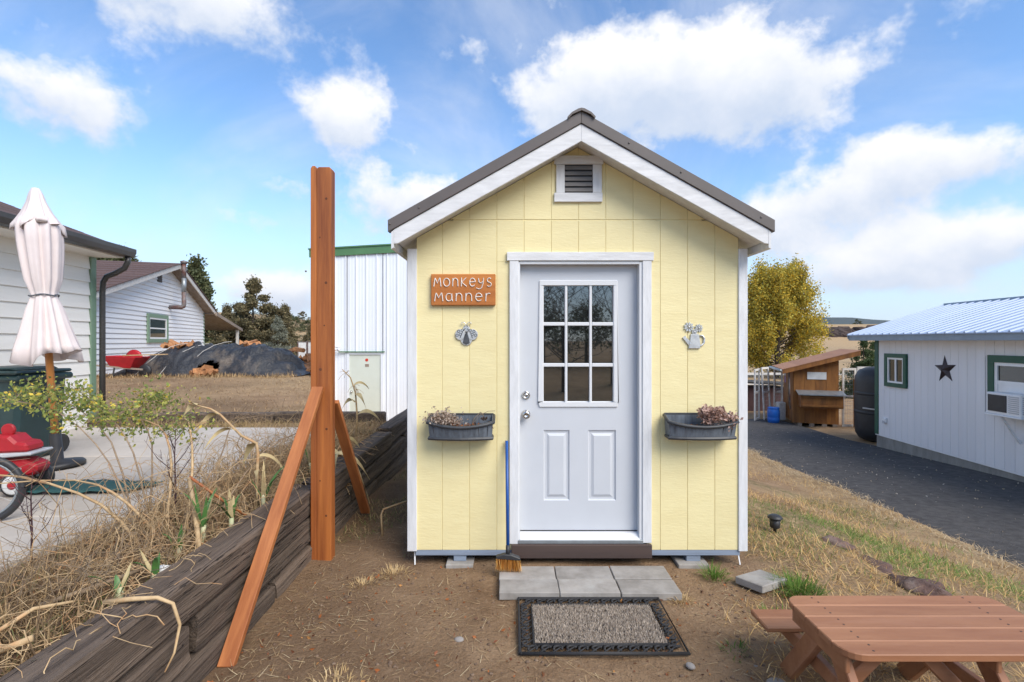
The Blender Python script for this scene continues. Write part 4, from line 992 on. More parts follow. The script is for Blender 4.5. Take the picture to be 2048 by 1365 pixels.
corn('broken corn stalk folded over with papery leaves beside the leeks', (-1.86,3.66,bedz-.02), [(0,0,0),(.0,0,.22),(.01,0,.42),(.0,-.0,.50),(-.10,-.02,.56),(-.24,-.05,.72),(-.30,-.06,.76),(-.44,-.08,.80)],
     [((0,0,.40),.9,.30,.020,.10),((-.02,0,.5),2.6,.22,.03,-.05),((-.24,-.05,.72),3.3,.2,.026,.06),((-.14,-.03,.6),3.6,.24,.022,.12),((-.38,-.07,.79),3.0,.16,.03,.06),((0,0,.3),5.2,.25,.018,.1)], [(-.32,-.06,.66)])
corn('corn stalk with seed tassels standing near the far end of the tie wall', (-1.90,6.1,bedz-.02), [(0,0,0),(.02,0,.35),(.0,0,.62),(-.06,0,.80),(-.16,0,.90)], [((.02,0,.35),.3,.35,.03,.25),((0,0,.5),2.6,.3,.03,.2),((0,0,.6),5.6,.3,.028,.1),((-.03,0,.7),.6,.25,.02,.2)], [(-.10,0,.86),(.01,0,.66),(-.02,0,.7)])
corn('corn leaves hanging over the tie wall behind the post', (-1.68,4.75,.52), [(-.15,-.1,0),(-.02,.05,.10),(.10,.10,.05)], [((-.02,.05,.10),.1,.42,.034,.16),((.05,.08,.08),-.6,.5,.026,.1),((0,.05,.1),2.0,.35,.03,.2),((.02,.02,.1),-1.3,.4,.02,.15)], [(.10,.0,-.2)])
corn('pale corn stalk leaning up behind the post brace', (-1.85,5.05,.46), [(0,0,0),(.10,.1,.18),(.22,.2,.36)], [((.1,.1,.2),1.0,.3,.03,.2),((.05,.05,.1),3.0,.3,.03,.2)], [])
# arching canes and the rose bush
def cane(label, pts, r0):
    from mathutils import geometry
    out_ = []
    for i in range(len(pts)-1):
        a = Vector(pts[max(0,i-1)]); b = Vector(pts[i]); c_ = Vector(pts[i+1]); d_ = Vector(pts[min(len(pts)-1,i+2)])
        for t in (0, .33, .66): out_.append(.5*((2*b)+(c_-a)*t+(2*a-5*b+4*c_-d_)*t*t+(3*b-a-3*c_+d_)*t**3))
    out_.append(Vector(pts[-1])); n_ = len(out_)
    return out_, [r0*(1-.75*i/(n_-1)) for i in range(n_)]
bush = thing('rose_bush', 'straggly rose bush with arching pale canes and small yellow-green leaves', 'bush', (-2.15, 2.95, bedz-.02))
cl = []
CN = [((0,0,0),(-.22,-.05,.30),(-.62,-.12,.48),(-1.1,-.15,.50)), ((.05,.1,0),(-.15,.05,.28),(-.5,.1,.40),(-1.2,.1,.36)), ((0,.15,0),(-.12,.4,.42),(-.45,.75,.62),(-.9,.95,.66)),
      ((.1,.2,0),(.02,.4,.40),(-.2,.7,.66),(-.55,1.1,.60)), ((-.1,.2,0),(-.45,.5,.48),(-.8,.7,.72),(-1.1,.85,.80)), ((-.2,.3,0),(-.5,.75,.48),(-.75,.95,.70),(-.7,1.1,.80)),
      ((-.1,.1,0),(-.45,.3,.45),(-.9,.45,.75),(-1.4,.5,.86)), ((-.2,.2,0),(-.6,.5,.55),(-1.2,.8,.80),(-1.75,1.0,.82)), ((.1,.3,0),(.0,.8,.45),(-.1,1.2,.60),(.2,1.6,.58)), ((.1,.5,0),(.25,.9,.40),(.5,1.3,.52),(.62,1.5,.44))]
lp, ls_ = [], []
for i, c_ in enumerate(CN):
    pts, rr = cane('', c_, .011 if i < 4 else .007)
    MB().tube(pts, rr, 6, True).build('cane', mStraw if i < 4 else mPaleBark, bush, smooth=True)
    tw = MB()
    for j in range(5, len(pts)):
        for _ in range(5 if i >= 2 else 3):
            a = Vector(pts[j]); e = a+Vector((RNG.gauss(0,.12), RNG.gauss(0,.12), RNG.gauss(.02,.09))); tw.tube([a, (a+e)/2+Vector((0,0,.02)), e], .0014, 3, False)
            if i in (2,3,4,5,6,7):
                for _2 in range(24 if i >= 4 else 9):
                    t = RNG.uniform(.2,1.1); lp.append(a.lerp(e, t)+Vector((RNG.gauss(0,.025), RNG.gauss(0,.025), RNG.gauss(0,.02)))); ls_.append(RNG.uniform(.018,.040))
    tag(tw.build('twig', mPaleBark, bush), kind='stuff')
n = len(lp)
leaf_cloud('foliage', np.array(lp), np.array(ls_), palette(n, [(.22,.27,.07),(.42,.41,.10),(.15,.20,.06),(.68,.50,.08)], [3,2.2,1.5,.5]), bush)
# bare saplings
def sapling(label, loc, hh, nb, mt, spread, r0):
    t = thing('bare_sapling', label, 'plant', loc)
    MB().tube([(0,0,-.02),(.005,0,hh*.35),(-.005,.004,hh*.7),(.008,0,hh)], [r0,r0*.8,r0*.55,r0*.2], 6).build('stem', mt, t, smooth=True)
    for i in range(nb):
        z_ = hh*(.22+.7*i/nb); a = i*2.5; ln = spread*(1-.5*i/nb)*RNG.uniform(.7,1.1); mb = MB()
        pts = [(0,0,z_), (math.cos(a)*ln*.4, math.sin(a)*ln*.4, z_+ln*.45), (math.cos(a)*ln*.7, math.sin(a)*ln*.7, z_+ln*1.0)]
        mb.tube(pts, [r0*.5,r0*.35,r0*.12], 5)
        for j in range(6):
            s_ = RNG.uniform(.3,1); p = Vector(pts[0]).lerp(Vector(pts[2]), s_); mb.tube([p, p+Vector((RNG.gauss(0,.03),RNG.gauss(0,.03),RNG.uniform(.02,.07)))], .0012, 3, False)
        mb.build('branch', mt, t, smooth=True)
sapling('bare sapling with a red stem in front of the concrete patio', (-2.24,3.34,bedz), .66, 9, mDarkTwig, .30, .0065)
sapling('bare dark sapling at the patio edge in front of the red toy', (-2.66,2.78,bedz), .50, 6, mDarkTwig, .26, .006)
# leaf litter, straw bits and pebbles on the bare earth
n = 9500; xv = NP.uniform(-1.5, 2.4, n); yv = 1.9+NP.random(n)*3.2
dens = .25+.9*np.clip(ss(-.1,-1.3,xv),0,1)*(yv<3.6)+.45*ss(.9,1.6,xv)+.4*(patchy(xv,yv,3.3,7)>.6)
ok = (NP.random(n) < dens*.75)&~((xv>-.12)&(xv<1.14)&(yv>3.27)&(yv<3.7))&~((xv>mx0+.06)&(xv<mx1-.06)&(yv>my0+.06)&(yv<my1-.06))
ok &= ~((yv > 3.75)&(xv > -.8))
xv, yv = xv[ok], yv[ok]; n = len(xv)
blades('straw_litter', np.stack([xv,yv,zf(xv,yv)+bumpz(xv,yv)+.004],1), NP.uniform(.02,.10,n), NP.uniform(.0016,.0042,n), NP.uniform(0,6.28,n), NP.uniform(1.35,1.56,n), NP.normal(0,.12,n), palette(n, [(.50,.36,.20),(.36,.24,.13),(.60,.48,.30)], [2,2,1]))
n = 900; xv = NP.uniform(-1.5,1.9,n); yv = 1.9+NP.random(n)**1.5*1.9
tag(leaf_cloud('fallen_leaves', np.stack([xv,yv,zf(xv,yv)+bumpz(xv,yv)+.010],1), NP.uniform(.010,.034,n), palette(n, [(.42,.14,.045),(.26,.10,.05),(.50,.24,.08),(.15,.08,.05)], [1.5,2,.8,1.2]), None, kind='stuff'), kind='stuff')
cl_ = MB()
for i in range(800):
    x, y = RNG.uniform(-1.5,2.2), 1.8+RNG.random()**1.3*2.0
    if -.1 < x < 1.14 and y > 2.68: continue
    r_ = RNG.uniform(.003,.011); cl_.ell((x, y, float(zf(x,y)+bumpz(x,y))+r_*.2), r_*1.3, r_, r_*.7, 6, 4, .25, i)
tag(cl_.build('dirt_clods', M('clod', (.19,.125,.08), (.11,.07,.046), scale=30, rough=1, bump=.5, rnd=0, c3=(.30,.22,.15)), smooth=True), kind='stuff')
# grass on the slope to the drive, and the tufts
def slope_grass(name, n, x0_, x1_, y0_, y1_, hh, thr, seed, cols, wts, sc=2.2, wmin=.003, wmax=.006, leanr=(.5,1.45)):
    xv = NP.uniform(x0_,x1_,n); yv = y0_+(y1_-y0_)*NP.random(n)**1.5
    k_ = (patchy(xv,yv,sc,seed)+NP.normal(0,.10,n) > thr)&~DRV(xv-.05,yv)&~((xv < 1.88)&(yv > 3.75))
    xv, yv = xv[k_], yv[k_]; n = len(xv)
    return blades(name, np.stack([xv,yv,zf(xv,yv)+bumpz(xv,yv)-.004],1), NP.uniform(*hh,n), NP.uniform(wmin,wmax,n), NP.uniform(0,6.28,n), NP.uniform(*leanr,n), NP.uniform(-.3,.8,n), palette(n, cols, wts))
slope_grass('dry_grass', 30000, 1.25, 5.5, 1.9, 12, (.04,.13), .42, 4, [(.64,.42,.18),(.46,.28,.11),(.72,.52,.26),(.25,.16,.075)], [3,2.4,1.4,1.3])
slope_grass('dry_grass', 9000, 1.9, 4.6, 2.6, 7, (.05,.15), .55, 8, [(.62,.40,.16),(.68,.47,.22)], [1,1], 3.1, leanr=(.9,1.5))
slope_grass('green_grass', 16000, 2.0, 5.0, 2.3, 7, (.035,.10), .60, 9, [(.10,.17,.035),(.16,.22,.06),(.27,.27,.09)], [2,2,1], 1.5)
n = 7000; yv = 3.0+NP.random(n)**1.3*13; xv = 5.1+.075*(yv-5)+.10*np.sin(yv*1.7)+.05*np.sin(yv*4.3+1)+NP.normal(-.06,.10,n)
blades('drive_edge_straw', np.stack([xv,yv,zf(np.maximum(xv,5.25),yv)+.006],1), NP.uniform(.03,.10,n), NP.uniform(.003,.008,n), NP.uniform(0,6.28,n), NP.uniform(1.0,1.5,n), NP.uniform(-.2,.2,n), palette(n, [(.58,.44,.27),(.46,.33,.18),(.66,.53,.35)], [1,1,1]))
n = 520; xv = NP.uniform(5.4,9.2,n); yv = 4+NP.random(n)*12
tag(leaf_cloud('drive_chips', np.stack([xv,yv,zf(xv,yv)+.022],1), NP.uniform(.012,.045,n), palette(n, [(.42,.34,.24),(.30,.27,.24),(.50,.46,.40)], [1,1,1]), None, kind='stuff'), kind='stuff')
slope_grass('green_grass', 14000, 3.1, 4.9, 2.9, 5.6, (.04,.11), .40, 3, [(.14,.24,.045),(.22,.31,.08),(.34,.33,.12)], [2,2,1], 2.6)
def tuft(x, y, n, r_, hh, cols, wts, label):
    a = NP.uniform(0,6.28,n); d_ = r_*NP.random(n)**.7
    xv, yv = d_*np.cos(a), d_*np.sin(a)
    o = blades('grass_tuft', np.stack([xv,yv,zf(x+xv,y+yv)-gz(x,y)-.006],1), NP.uniform(*hh,n), NP.uniform(.003,.0065,n), a+NP.normal(0,.5,n), NP.uniform(.1,.9,n)*d_/r_+.15, NP.uniform(0,1.0,n), palette(n, cols, wts), kind=None)
    o.location = (x, y, gz(x,y)); tag(o, label, 'grass', 'grass tufts round the shed')
GRN = ([(.11,.20,.03),(.17,.26,.05),(.07,.13,.025)], [2,2,1]); DRYG = ([(.55,.38,.18),(.64,.47,.25)], [1,1])
tuft(1.93, 3.40, 420, .14, (.07,.16), *GRN, 'thick green grass tuft growing against the loose paver')
tuft(1.46, 3.62, 130, .08, (.06,.13), *GRN, 'sparse green grass tuft right of the shed foundation block')
tuft(1.62, 3.02, 180, .12, (.05,.11), *GRN, 'green grass tuft beside the picnic table corner')
tuft(1.10, 3.28, 140, .075, (.03,.07), *DRYG, 'flat dry grass tuft at the end of the pavers')
tuft(1.22, 2.74, 90, .07, (.03,.08), *GRN, 'small green grass tuft right of the door mat')
tuft(-.86, 3.66, 160, .10, (.03,.08), *DRYG, 'dry grass tuft on the dirt between post and shed')
tuft(-1.02, 3.48, 120, .09, (.03,.08), *DRYG, 'dry grass tuft in front of the timber post')
tuft(-.85, 2.42, 200, .16, (.03,.08), *DRYG, 'flattened dry grass patch on the dirt at the foot of the brace')
n = 5200; xv = NP.uniform(-1.5,-.82,n); yv = NP.uniform(3.95,8.0,n); k_ = patchy(xv,yv,2.6,1.4) > .36; xv, yv = xv[k_], yv[k_]; n = len(xv)
blades('side_grass', np.stack([xv,yv,zf(xv,yv)+bumpz(xv,yv)-.004],1), NP.uniform(.03,.10,n), NP.uniform(.003,.006,n), NP.uniform(0,6.28,n), NP.uniform(.4,1.4,n), NP.uniform(-.2,.8,n), palette(n, [(.44,.32,.16),(.30,.21,.11),(.15,.20,.06)], [2,2,1.4]))
n = 9000; yv = 8+NP.random(n)**1.4*9; xv = -yv*NP.uniform(.40,.86,n)
blades('dirt_straw', np.stack([xv,yv,zf(xv,yv)+bumpz(xv,yv)-.004],1), NP.uniform(.03,.11,n), NP.uniform(.006,.012,n), NP.uniform(0,6.28,n), NP.uniform(.7,1.5,n), NP.uniform(-.2,.6,n), palette(n, [(.52,.36,.19),(.34,.22,.115),(.22,.145,.08)], [2,2,1.3]))
n = 3800; xv = NP.uniform(-12.6,-6.2,n); yv = NP.normal(14.35,.25,n)
blades('woodpile_straw', np.stack([xv,yv,zf(xv,yv)+bumpz(xv,yv)-.004],1), NP.uniform(.05,.20,n), NP.uniform(.008,.014,n), NP.uniform(0,6.28,n), NP.uniform(.3,1.4,n), NP.uniform(-.2,.6,n), palette(n, [(.60,.42,.22),(.40,.27,.14),(.26,.18,.10)], [2,2,1]))
n = 900; xv = NP.uniform(-2.45,-1.72,n); yv = 1.7+NP.random(n)*3.5
tag(leaf_cloud('bed_litter', np.stack([xv,yv,np.full(n,bedz+.012)],1), NP.uniform(.015,.045,n), palette(n, [(.30,.15,.07),(.20,.12,.08),(.46,.30,.16),(.12,.075,.05)], [1.5,2,1.2,1.5]), None, kind='stuff'), kind='stuff')
# ================================================================== left: patio things and houses
ub = thing('patio_umbrella', 'closed cream canvas patio umbrella tied round with a cord', 'umbrella', (-4.31, 4.77, .505))
ub.rotation_euler = (0, R(-4.6), 0)
MB().tube([(0,0,.25),(0,0,2.5)], .030, 12).build('pole', mPole, ub, smooth=True)
MB().lathe([(.21,0),(.21,.03),(.19,.05),(.05,.07),(.045,.32),(.001,.32)], 20).build('base', mBlackPl, ub, smooth=True)
def drape(prof, folds, amp, ph, n=64, c=(0,0,0)):
    mb = MB(); vs = []; m_ = len(prof)
    for i, (r_, z_) in enumerate(prof):
        for k_ in range(n):
            t = 2*math.pi*k_/n; a = amp[i]; w_ = 1.5*abs(math.sin(.5*folds*t+ph+.35*math.sin(2*t+i*.12)))-1+.35*math.sin((folds*2-3)*t+1.3+i*.12)
            rr = r_*.76*(1+a*w_); zz = z_+(.05*math.cos(2*t+ph)+.03*math.sin(5*t) if i == m_-1 else 0)
            vs.append((c[0]+rr*math.cos(t), c[1]+rr*math.sin(t), c[2]+zz))
    fs = [(i*n+k_, i*n+(k_+1)%n, (i+1)*n+(k_+1)%n, (i+1)*n+k_) for i in range(m_-1) for k_ in range(n)]
    return mb.add(vs, fs)
can = drape([(.18,2.36),(.21,2.28),(.205,2.12),(.19,1.97),(.165,1.78),(.130,1.67),(.120,1.635),(.130,1.60),(.165,1.50),(.215,1.31),(.265,1.14),(.29,1.04)], 8, [.12,.16,.2,.22,.22,.16,.08,.12,.22,.3,.34,.36], .4).build('canopy', mCanvas, ub, smooth=True)
md = can.modifiers.new('thickness', 'SOLIDIFY'); md.thickness = .006
cp = drape([(.004,2.66),(.04,2.65),(.068,2.60),(.092,2.52),(.14,2.42),(.19,2.34),(.218,2.30),(.226,2.285)], 8, [0,.02,.05,.10,.15,.2,.24,.25], 1.2).build('top_vent', mCanvas, ub, smooth=True)
md = cp.modifiers.new('thickness', 'SOLIDIFY'); md.thickness = .006
MB().tube([(.106*math.cos(t*.2618), .106*math.sin(t*.2618), 1.628+.006*math.sin(t)) for t in range(25)], .007, 6, False).build('tie_cord', mCord, ub, smooth=True)
# bin
bn = thing('rubbish_bin', 'dark green plastic wheeled bin beside the white house wall', 'bin', (-5.06, 5.12, .505))
MB().prism([(-.25,0),(.25,0),(.31,.86),(-.31,.86)], -.27, .27, 'y').build('body', mDarkGreen, bn, bevel=.04)
MB().box(-.335,.335,-.31,.31,.80,.865).build('rim', mDarkGreen, bn, bevel=.02)
MB().box(-.33,.33,-.33,.30,.87,.905).build('lid', mDarkGreen, bn, bevel=.02)
MB().prism([(-.26,.906),(.26,.906),(.20,.935),(-.20,.935)], -.24, .22, 'y').build('lid_panel', mDarkGreen, bn, bevel=.015)
for s_ in (-.2,.2): MB().lathe([(.001,-.03),(.10,-.03),(.10,.03),(.001,.03)], 16, (s_,.27,.10), 'x').build('wheel', mBlackPl, bn)
# red ride-on toy
ty = thing('ride_on_toy', "child's red plastic ride-on toy with grey seat tray and white wheels", 'toy', (-3.87, 3.98, .505), R(8)); ty.scale = (.62,.62,.62)
MB().prism([(-.62,.20),(.10,.20),(.22,.26),(.25,.36),(.08,.44),(-.62,.42)], -.13, .13, 'y').build('body', mRed, ty, bevel=.03)
MB().prism([(-.5,.53),(.15,.53),(.14,.64),(.02,.66),(-.06,.74),(-.24,.76),(-.30,.68),(-.5,.66)], -.15, .15, 'y').build('seat', mRed, ty, bevel=.03)
MB().prism([(-.60,.44),(.22,.50),(.22,.535),(-.60,.52)], -.19, .19, 'y').build('tray', mGreyPl, ty, bevel=.012)
MB().lathe([(.001,-.02),(.08,-.02),(.08,.02),(.001,.02)], 14, (-.15,-.02,.80), 'y').build('headrest', mRed, ty, bevel=.01)
for x_, y_ in ((.06,-.20),(.06,.20),(-.5,-.20),(-.5,.20)):
    wh = MB().lathe([(.03,-.05),(.135,-.05),(.15,-.03),(.15,.03),(.135,.05),(.03,.05)], 24, (x_,y_,.15), 'y').build('wheel', mBlackPl, ty, smooth=True)
    s_ = 1 if y_ < 0 else -1
    MB().lathe([(.115,-.01),(.115,.0),(.10,.006),(.055,.002),(.001,.002)], 24, (x_,y_-s_*.052,.15), 'y').build('rim', mPaper, wh, smooth=True)
    MB().lathe([(.05,-.01),(.05,.004),(.03,.014),(.001,.014)], 18, (x_,y_-s_*.057,.15), 'y').build('hub', mRed, wh, smooth=True)
    MB().beam((x_,y_*.8,.16),(x_,y_*.72,.34),.03,.03).build('axle_strut', mGreyPl, ty)
bc = thing('bicycle', "front end of a child's bicycle with a dark grey tyre", 'bicycle', (-3.48, 3.30, .505), R(20))
MB().tube([(.21*math.cos(t*.2094), 0, .215+.21*math.sin(t*.2094)) for t in range(31)], .022, 8, False).build('tyre', mBlackPl, bc, smooth=True)
MB().tube([(.183*math.cos(t*.2094), 0, .215+.183*math.sin(t*.2094)) for t in range(31)], .009, 6, False).build('rim', mGalv, bc, smooth=True)
sp_ = MB()
for t in range(12): sp_.tube([(0,.01*(-1)**t,.215),(.18*math.cos(t*.5236),0,.215+.18*math.sin(t*.5236))], .0012, 4)
sp_.build('spokes', mGalv, bc)
for s_ in (-1,1): MB().tube([(0,s_*.045,.215),(-.05,s_*.045,.40),(-.07,s_*.02,.47)], .011, 6).build('fork_blade', mGutter, bc, smooth=True)
MB().tube([(-.06,0,.46),(-.09,0,.60)], .016, 8).build('steerer', mGutter, bc, smooth=True)
MB().tube([(-.09,0,.56),(-.42,0,.42),(-.50,0,.28)], .016, 8).build('frame', mRed, bc, smooth=True)
MB().tube([(-.10,-.24,.64),(-.09,-.1,.60),(-.09,.1,.60),(-.10,.24,.64)], .011, 8).build('handlebar', mGalv, bc, smooth=True)
gt_ = MB(); vs = []
for j in range(7):
    for i in range(15):
        u, v = i/14-.5, j/6-.5; vs.append((u*.95+v*.12, v*.34*(1-.5*max(0,u)), .012+.018*math.sin(u*17+v*5)**2+.01*math.sin(v*19)))
gt_.add(vs, [(j*15+i, j*15+i+1, j*15+i+16, j*15+i+15) for j in range(6) for i in range(14)])
o = tag(gt_.build('ground_cloth', mGreenTarp, None, (-3.42, 4.05, .508), smooth=True), 'crumpled teal green cloth lying flat on the concrete patio', 'cloth')
md = o.modifiers.new('thickness', 'SOLIDIFY'); md.thickness = .006
# ---------------------------------------------------------------- near white house
h1 = thing('white_house', 'white lap-sided house corner with sage green corner trim and dark gutter', 'house', (-6.05, 7.26, .46), math.atan2(-1, .113))
for k_ in range(13):
    z_ = .02+k_*.187
    MB().prism([(0, z_), (.030, z_), (.007, z_+.198), (0, z_+.198)], .10, 6.5, 'x').build('lap_board', mLap, h1)
MB().box(.0, 6.5, -.2, -.001, -.1, 2.62).build('wall_core', mLap, h1)
MB().box(0, 6.5, -.18, .012, -.12, .018).build('base_board', mLap, h1)
MB().box(-.012, .098, -.10, .038, -.05, 2.44).build('corner_trim', mSage, h1, bevel=.004)
MB().box(-.03, -.0125, -4, .02, -.05, 2.44).build('end_wall', mLap, h1)
MB().box(.0, 6.5, -.10, .40, 2.445, 2.465).build('soffit', mLap, h1)
RSL = .385
for k_ in range(9):                           # shingle courses
    y_ = .47-k_*.30; z_ = 2.56+k_*.30*RSL
    MB().prism([(y_, z_), (y_, z_+.014), (y_-.34, z_+.010+.34*RSL), (y_-.34, z_+.34*RSL)], -.01, 6.5, 'x').build('shingle_course', mShingle, h1)
MB().prism([(.44,2.54),(-3.0,2.54+3.44*RSL),(-3.0,2.50+3.44*RSL),(.44,2.47)], .005, 6.5, 'x').build('roof_deck', mWeatherWood, h1)
MB().prism([(.445,2.45),(.545,2.46),(.57,2.52),(.57,2.575),(.555,2.575),(.552,2.53),(.535,2.475),(.455,2.465),(.455,2.575),(.445,2.575)], -.02, 6.5, 'x').build('gutter', mGutter, h1, bevel=.003)
MB().prism([(.447,2.452),(.543,2.462),(.568,2.52),(.568,2.573),(.447,2.573)], -.023, -.0205, 'x').build('gutter_end', mGutter, h1)
MB().tube([(.06,.50,2.455),(.06,.50,2.38),(.05,.45,2.29),(.01,.30,2.22),(-.035,.16,2.18),(-.055,.10,2.10),(-.06,.085,1.95),(-.06,.085,1.2),(-.06,.085,.06)], .038, 10).build('downspout', mGutter, h1, smooth=True)
# ---------------------------------------------------------------- farther white house with stove pipe
U2 = Vector((-.283,.959)); h2 = thing('white_house', 'farther white lap-sided house gable with stove pipe, one window and brown roof', 'house', (-12.33, 14.8, .66), math.atan2(.959,-.283))
AX, AZ, sL, sR = 5.84, 4.09, .262, .323
zroof = lambda x: AZ-(AX-x)*sL if x < AX else AZ-(x-AX)*sR
xe = 10.64
nb = 26
for k_ in range(nb):
    z0_ = .0+k_*.162; z1_ = z0_+.170
    if z0_ > AZ-.15: break
    def span(z): return max(-2.5, AX-(AZ-.06-z)/sL), min(xe, AX+(AZ-.06-z)/sR)
    a0, b0 = span(z0_); a1, b1 = span(z1_)
    if a1 >= b1: a1 = b1 = AX
    vs = [(a0,-.042,z0_),(b0,-.042,z0_),(b1,-.006,z1_),(a1,-.006,z1_),(a0,0,z0_),(b0,0,z0_),(b1,0,z1_),(a1,0,z1_)]
    MB().add(vs, [(0,1,2,3),(7,6,5,4),(0,4,5,1),(1,5,6,2),(2,6,7,3),(3,7,4,0)]).build('lap_board', mLap2, h2)
MB().prism([(-2.5,-.4),(xe,-.4),(xe,zroof(xe)-.1),(AX,AZ-.1),(-2.5,zroof(-2.5)-.1)], .001, 7, 'y').build('wall_core', mLap2, h2)
for s_, x_e in ((-1,-3.2),(1,xe+.55)):
    zE = zroof(x_e)
    MB().prism([(AX,AZ+.10),(x_e,zE+.10),(x_e,zE-.08),(AX,AZ-.09)], -.46, -.42, 'y').build('rake_board', mOldWhite, h2)
    MB().prism([(AX,AZ-.02),(x_e,zE-.02),(x_e,zE-.06),(AX,AZ-.06)], -.419, 7.3, 'y').build('roof_deck', mWeatherWood, h2)
    N_ = 16
    for k_ in range(N_):
        xa, xb = AX+(x_e-AX)*k_/N_, AX+(x_e-AX)*(k_+1.08)/N_
        MB().prism([(xa,zroof(xa)+.125),(xb,zroof(xb)+.14),(xb,zroof(xb)+.115),(xa,zroof(xa)+.10)], -.50, 7.3, 'y').build('shingle_course', mShingle, h2)
MB().box(xe-.12, xe+.012, -.035, .02, -.1, zroof(xe)-.12).build('corner_trim', mSage, h2)
def window(parent, xa, xb, za, zb, yy, trim, tw, frame_m, nrail, split=None, out=-1):
    w_ = MB().box(xa+tw, xb-tw, yy-.005, yy+.02, za+tw, zb-tw).build('window', mGlassFar, parent)
    for a, b, c_, d_ in ((xa, xb, zb-tw, zb), (xa, xb, za, za+tw), (xa, xa+tw, za+tw+.001, zb-tw-.001), (xb-tw, xb, za+tw+.001, zb-tw-.001)):
        MB().box(a, b, yy-.045, yy+.01, c_, d_).build('trim', trim, w_)
    f_ = tw*.45; a0_, b0_, c0_, d0_ = xa+tw, xb-tw, za+tw, zb-tw
    for a, b, c_, d_ in ((a0_, b0_, d0_-f_, d0_), (a0_, b0_, c0_, c0_+f_), (a0_, a0_+f_, c0_+f_+.001, d0_-f_-.001), (b0_-f_, b0_, c0_+f_+.001, d0_-f_-.001)):
        MB().box(a, b, yy-.03, yy-.0055, c_, d_).build('frame', frame_m, w_)
    if nrail: MB().box(a0_+f_+.001, b0_-f_-.001, yy-.025, yy-.0055, (c0_+d0_)/2-f_*.4, (c0_+d0_)/2+f_*.4).build('frame', frame_m, w_)
    if split: MB().box((a0_+b0_)/2-f_*.5, (a0_+b0_)/2+f_*.5, yy-.026, yy-.0055, c0_+f_+.001, d0_-f_-.001).build('frame', frame_m, w_)
    return w_
window(h2, 3.69, 5.67, .98, 2.06, -.05, mSage, .14, mVinyl, 1)
vn = MB().box(4.72, 5.12, -.05, -.01, 3.33, 3.66).build('gable_vent', mBlackPl, h2)
for k_ in range(4): MB().box(4.72, 5.12, -.06, -.051, 3.35+k_*.08, 3.38+k_*.08).build('slat', mSill, vn)
sp2 = MB().tube([(5.95,-.01,2.42),(5.95,-.45,2.42),(5.95,-.53,2.46),(5.95,-.55,2.54),(5.95,-.55,3.05)], .085, 12).build('stove_pipe', mRust, h2, smooth=True)
MB().tube([(5.95,-.55,3.05),(5.95,-.55,3.62)], .088, 12).build('pipe_section', mGalv, sp2, smooth=True)
MB().tube([(5.95,-.55,3.62),(5.95,-.55,4.22)], .084, 12).build('pipe_section', mRust, sp2, smooth=True)
MB().lathe([(.11,0),(.13,.06),(.135,.10),(.001,.15)], 14, (5.95,-.55,4.21)).build('cap', mRust, sp2, smooth=True)
MB().beam((xe+.1, 1.2, 2.42), (xe+5.8, 1.2, 1.72), 3.4, .07).build('porch_roof', mWeatherWood, h2)
MB().beam((xe+.1, -.53, 2.40), (xe+5.8, -.53, 1.70), .05, .17).build('porch_fascia', mWeatherWood, h2)
MB().box(xe+5.0, xe+5.16, -.48, -.34, -.3, 1.72).build('porch_post', mOldWhite, h2)
# ---------------------------------------------------------------- wheelbarrow
wx_, wy_, wz_ = W(254, 752, 14.3); wz_ = float(zf(wx_, wy_))
wb_ = thing('wheelbarrow', 'red wheelbarrow with wooden handles parked beside the tarped woodpile', 'wheelbarrow', (wx_, wy_, wz_))
tr = MB(); top = [(-.46,-.30,.60),(.46,-.30,.56),(.46,.30,.56),(-.46,.30,.60)]; bot = [(-.30,-.20,.28),(.24,-.20,.26),(.24,.20,.26),(-.30,.20,.28)]
tr.add(top+bot, [(4,5,6,7),(0,4,7,3),(1,2,6,5),(0,1,5,4),(3,7,6,2)])
o = tr.build('tray', mRed, wb_); md = o.modifiers.new('thickness', 'SOLIDIFY'); md.thickness = .02
MB().lathe([(.001,-.03),(.20,-.02),(.26,.0),(.20,.02),(.001,.03)], 18, (.05,.20,.52), 'y').build('load', mRed, wb_, smooth=True)
for s_ in (-1,1):
    MB().beam((-.85,s_*.26,.36),(.55,s_*.14,.22),.035,.045).build('handle', mWeatherWood, wb_)
    MB().beam((-.18,s_*.22,.28),(-.22,s_*.24,0),.03,.04).build('leg', mGutter, wb_)
wl_ = MB().lathe([(.03,-.045),(.15,-.045),(.18,-.02),(.18,.02),(.15,.045),(.03,.045)], 18, (.52,0,.18), 'y').build('wheel', mBlackPl, wb_, smooth=True)
tag(MB().beam((-.1,0,0),(1.05,.1,.03),.14,.03).build('board', mStraw, None, (wx_+.05, wy_-.05, wz_+.615)), 'pale plank laid across the red wheelbarrow', 'plank')
# ---------------------------------------------------------------- woodpile under a black tarp
tx, tyy = W(440, 750, 15.6)[0], 15.6; tz = float(zf(tx, tyy))
NXT, NYT = 130, 48; vs = []
def tarp_h(u, v):                                # u along -1..1, v across -1..1
    px = 440+u*185
    h_ = np.interp(px, [255,275,300,330,370,410,470,520,548,575,600,625], [0,.12,.42,.72,.86,.84,.92,.90,.86,.55,.18,.03])
    e = max(0, 1-abs(v)**2.6)
    return h_*e
for j in range(NYT+1):
    for i in range(NXT+1):
        u, v = -1+2*i/NXT, -1+2*j/NYT
        h_ = tarp_h(u, v); nn = mnoise.noise(Vector((u*5, v*2.5, 1)))*.22+mnoise.noise(Vector((u*13, v*4, 4)))*.17+mnoise.noise(Vector((u*30, v*9, 4)))*.05+.05*math.sin(u*21+v*3)*max(0,v*-1)
        vs.append((u*2.9+nn*.4, v*1.15+.10*math.sin(u*9), max(.015+.02*abs(nn), h_*(1+nn))))
fs = []
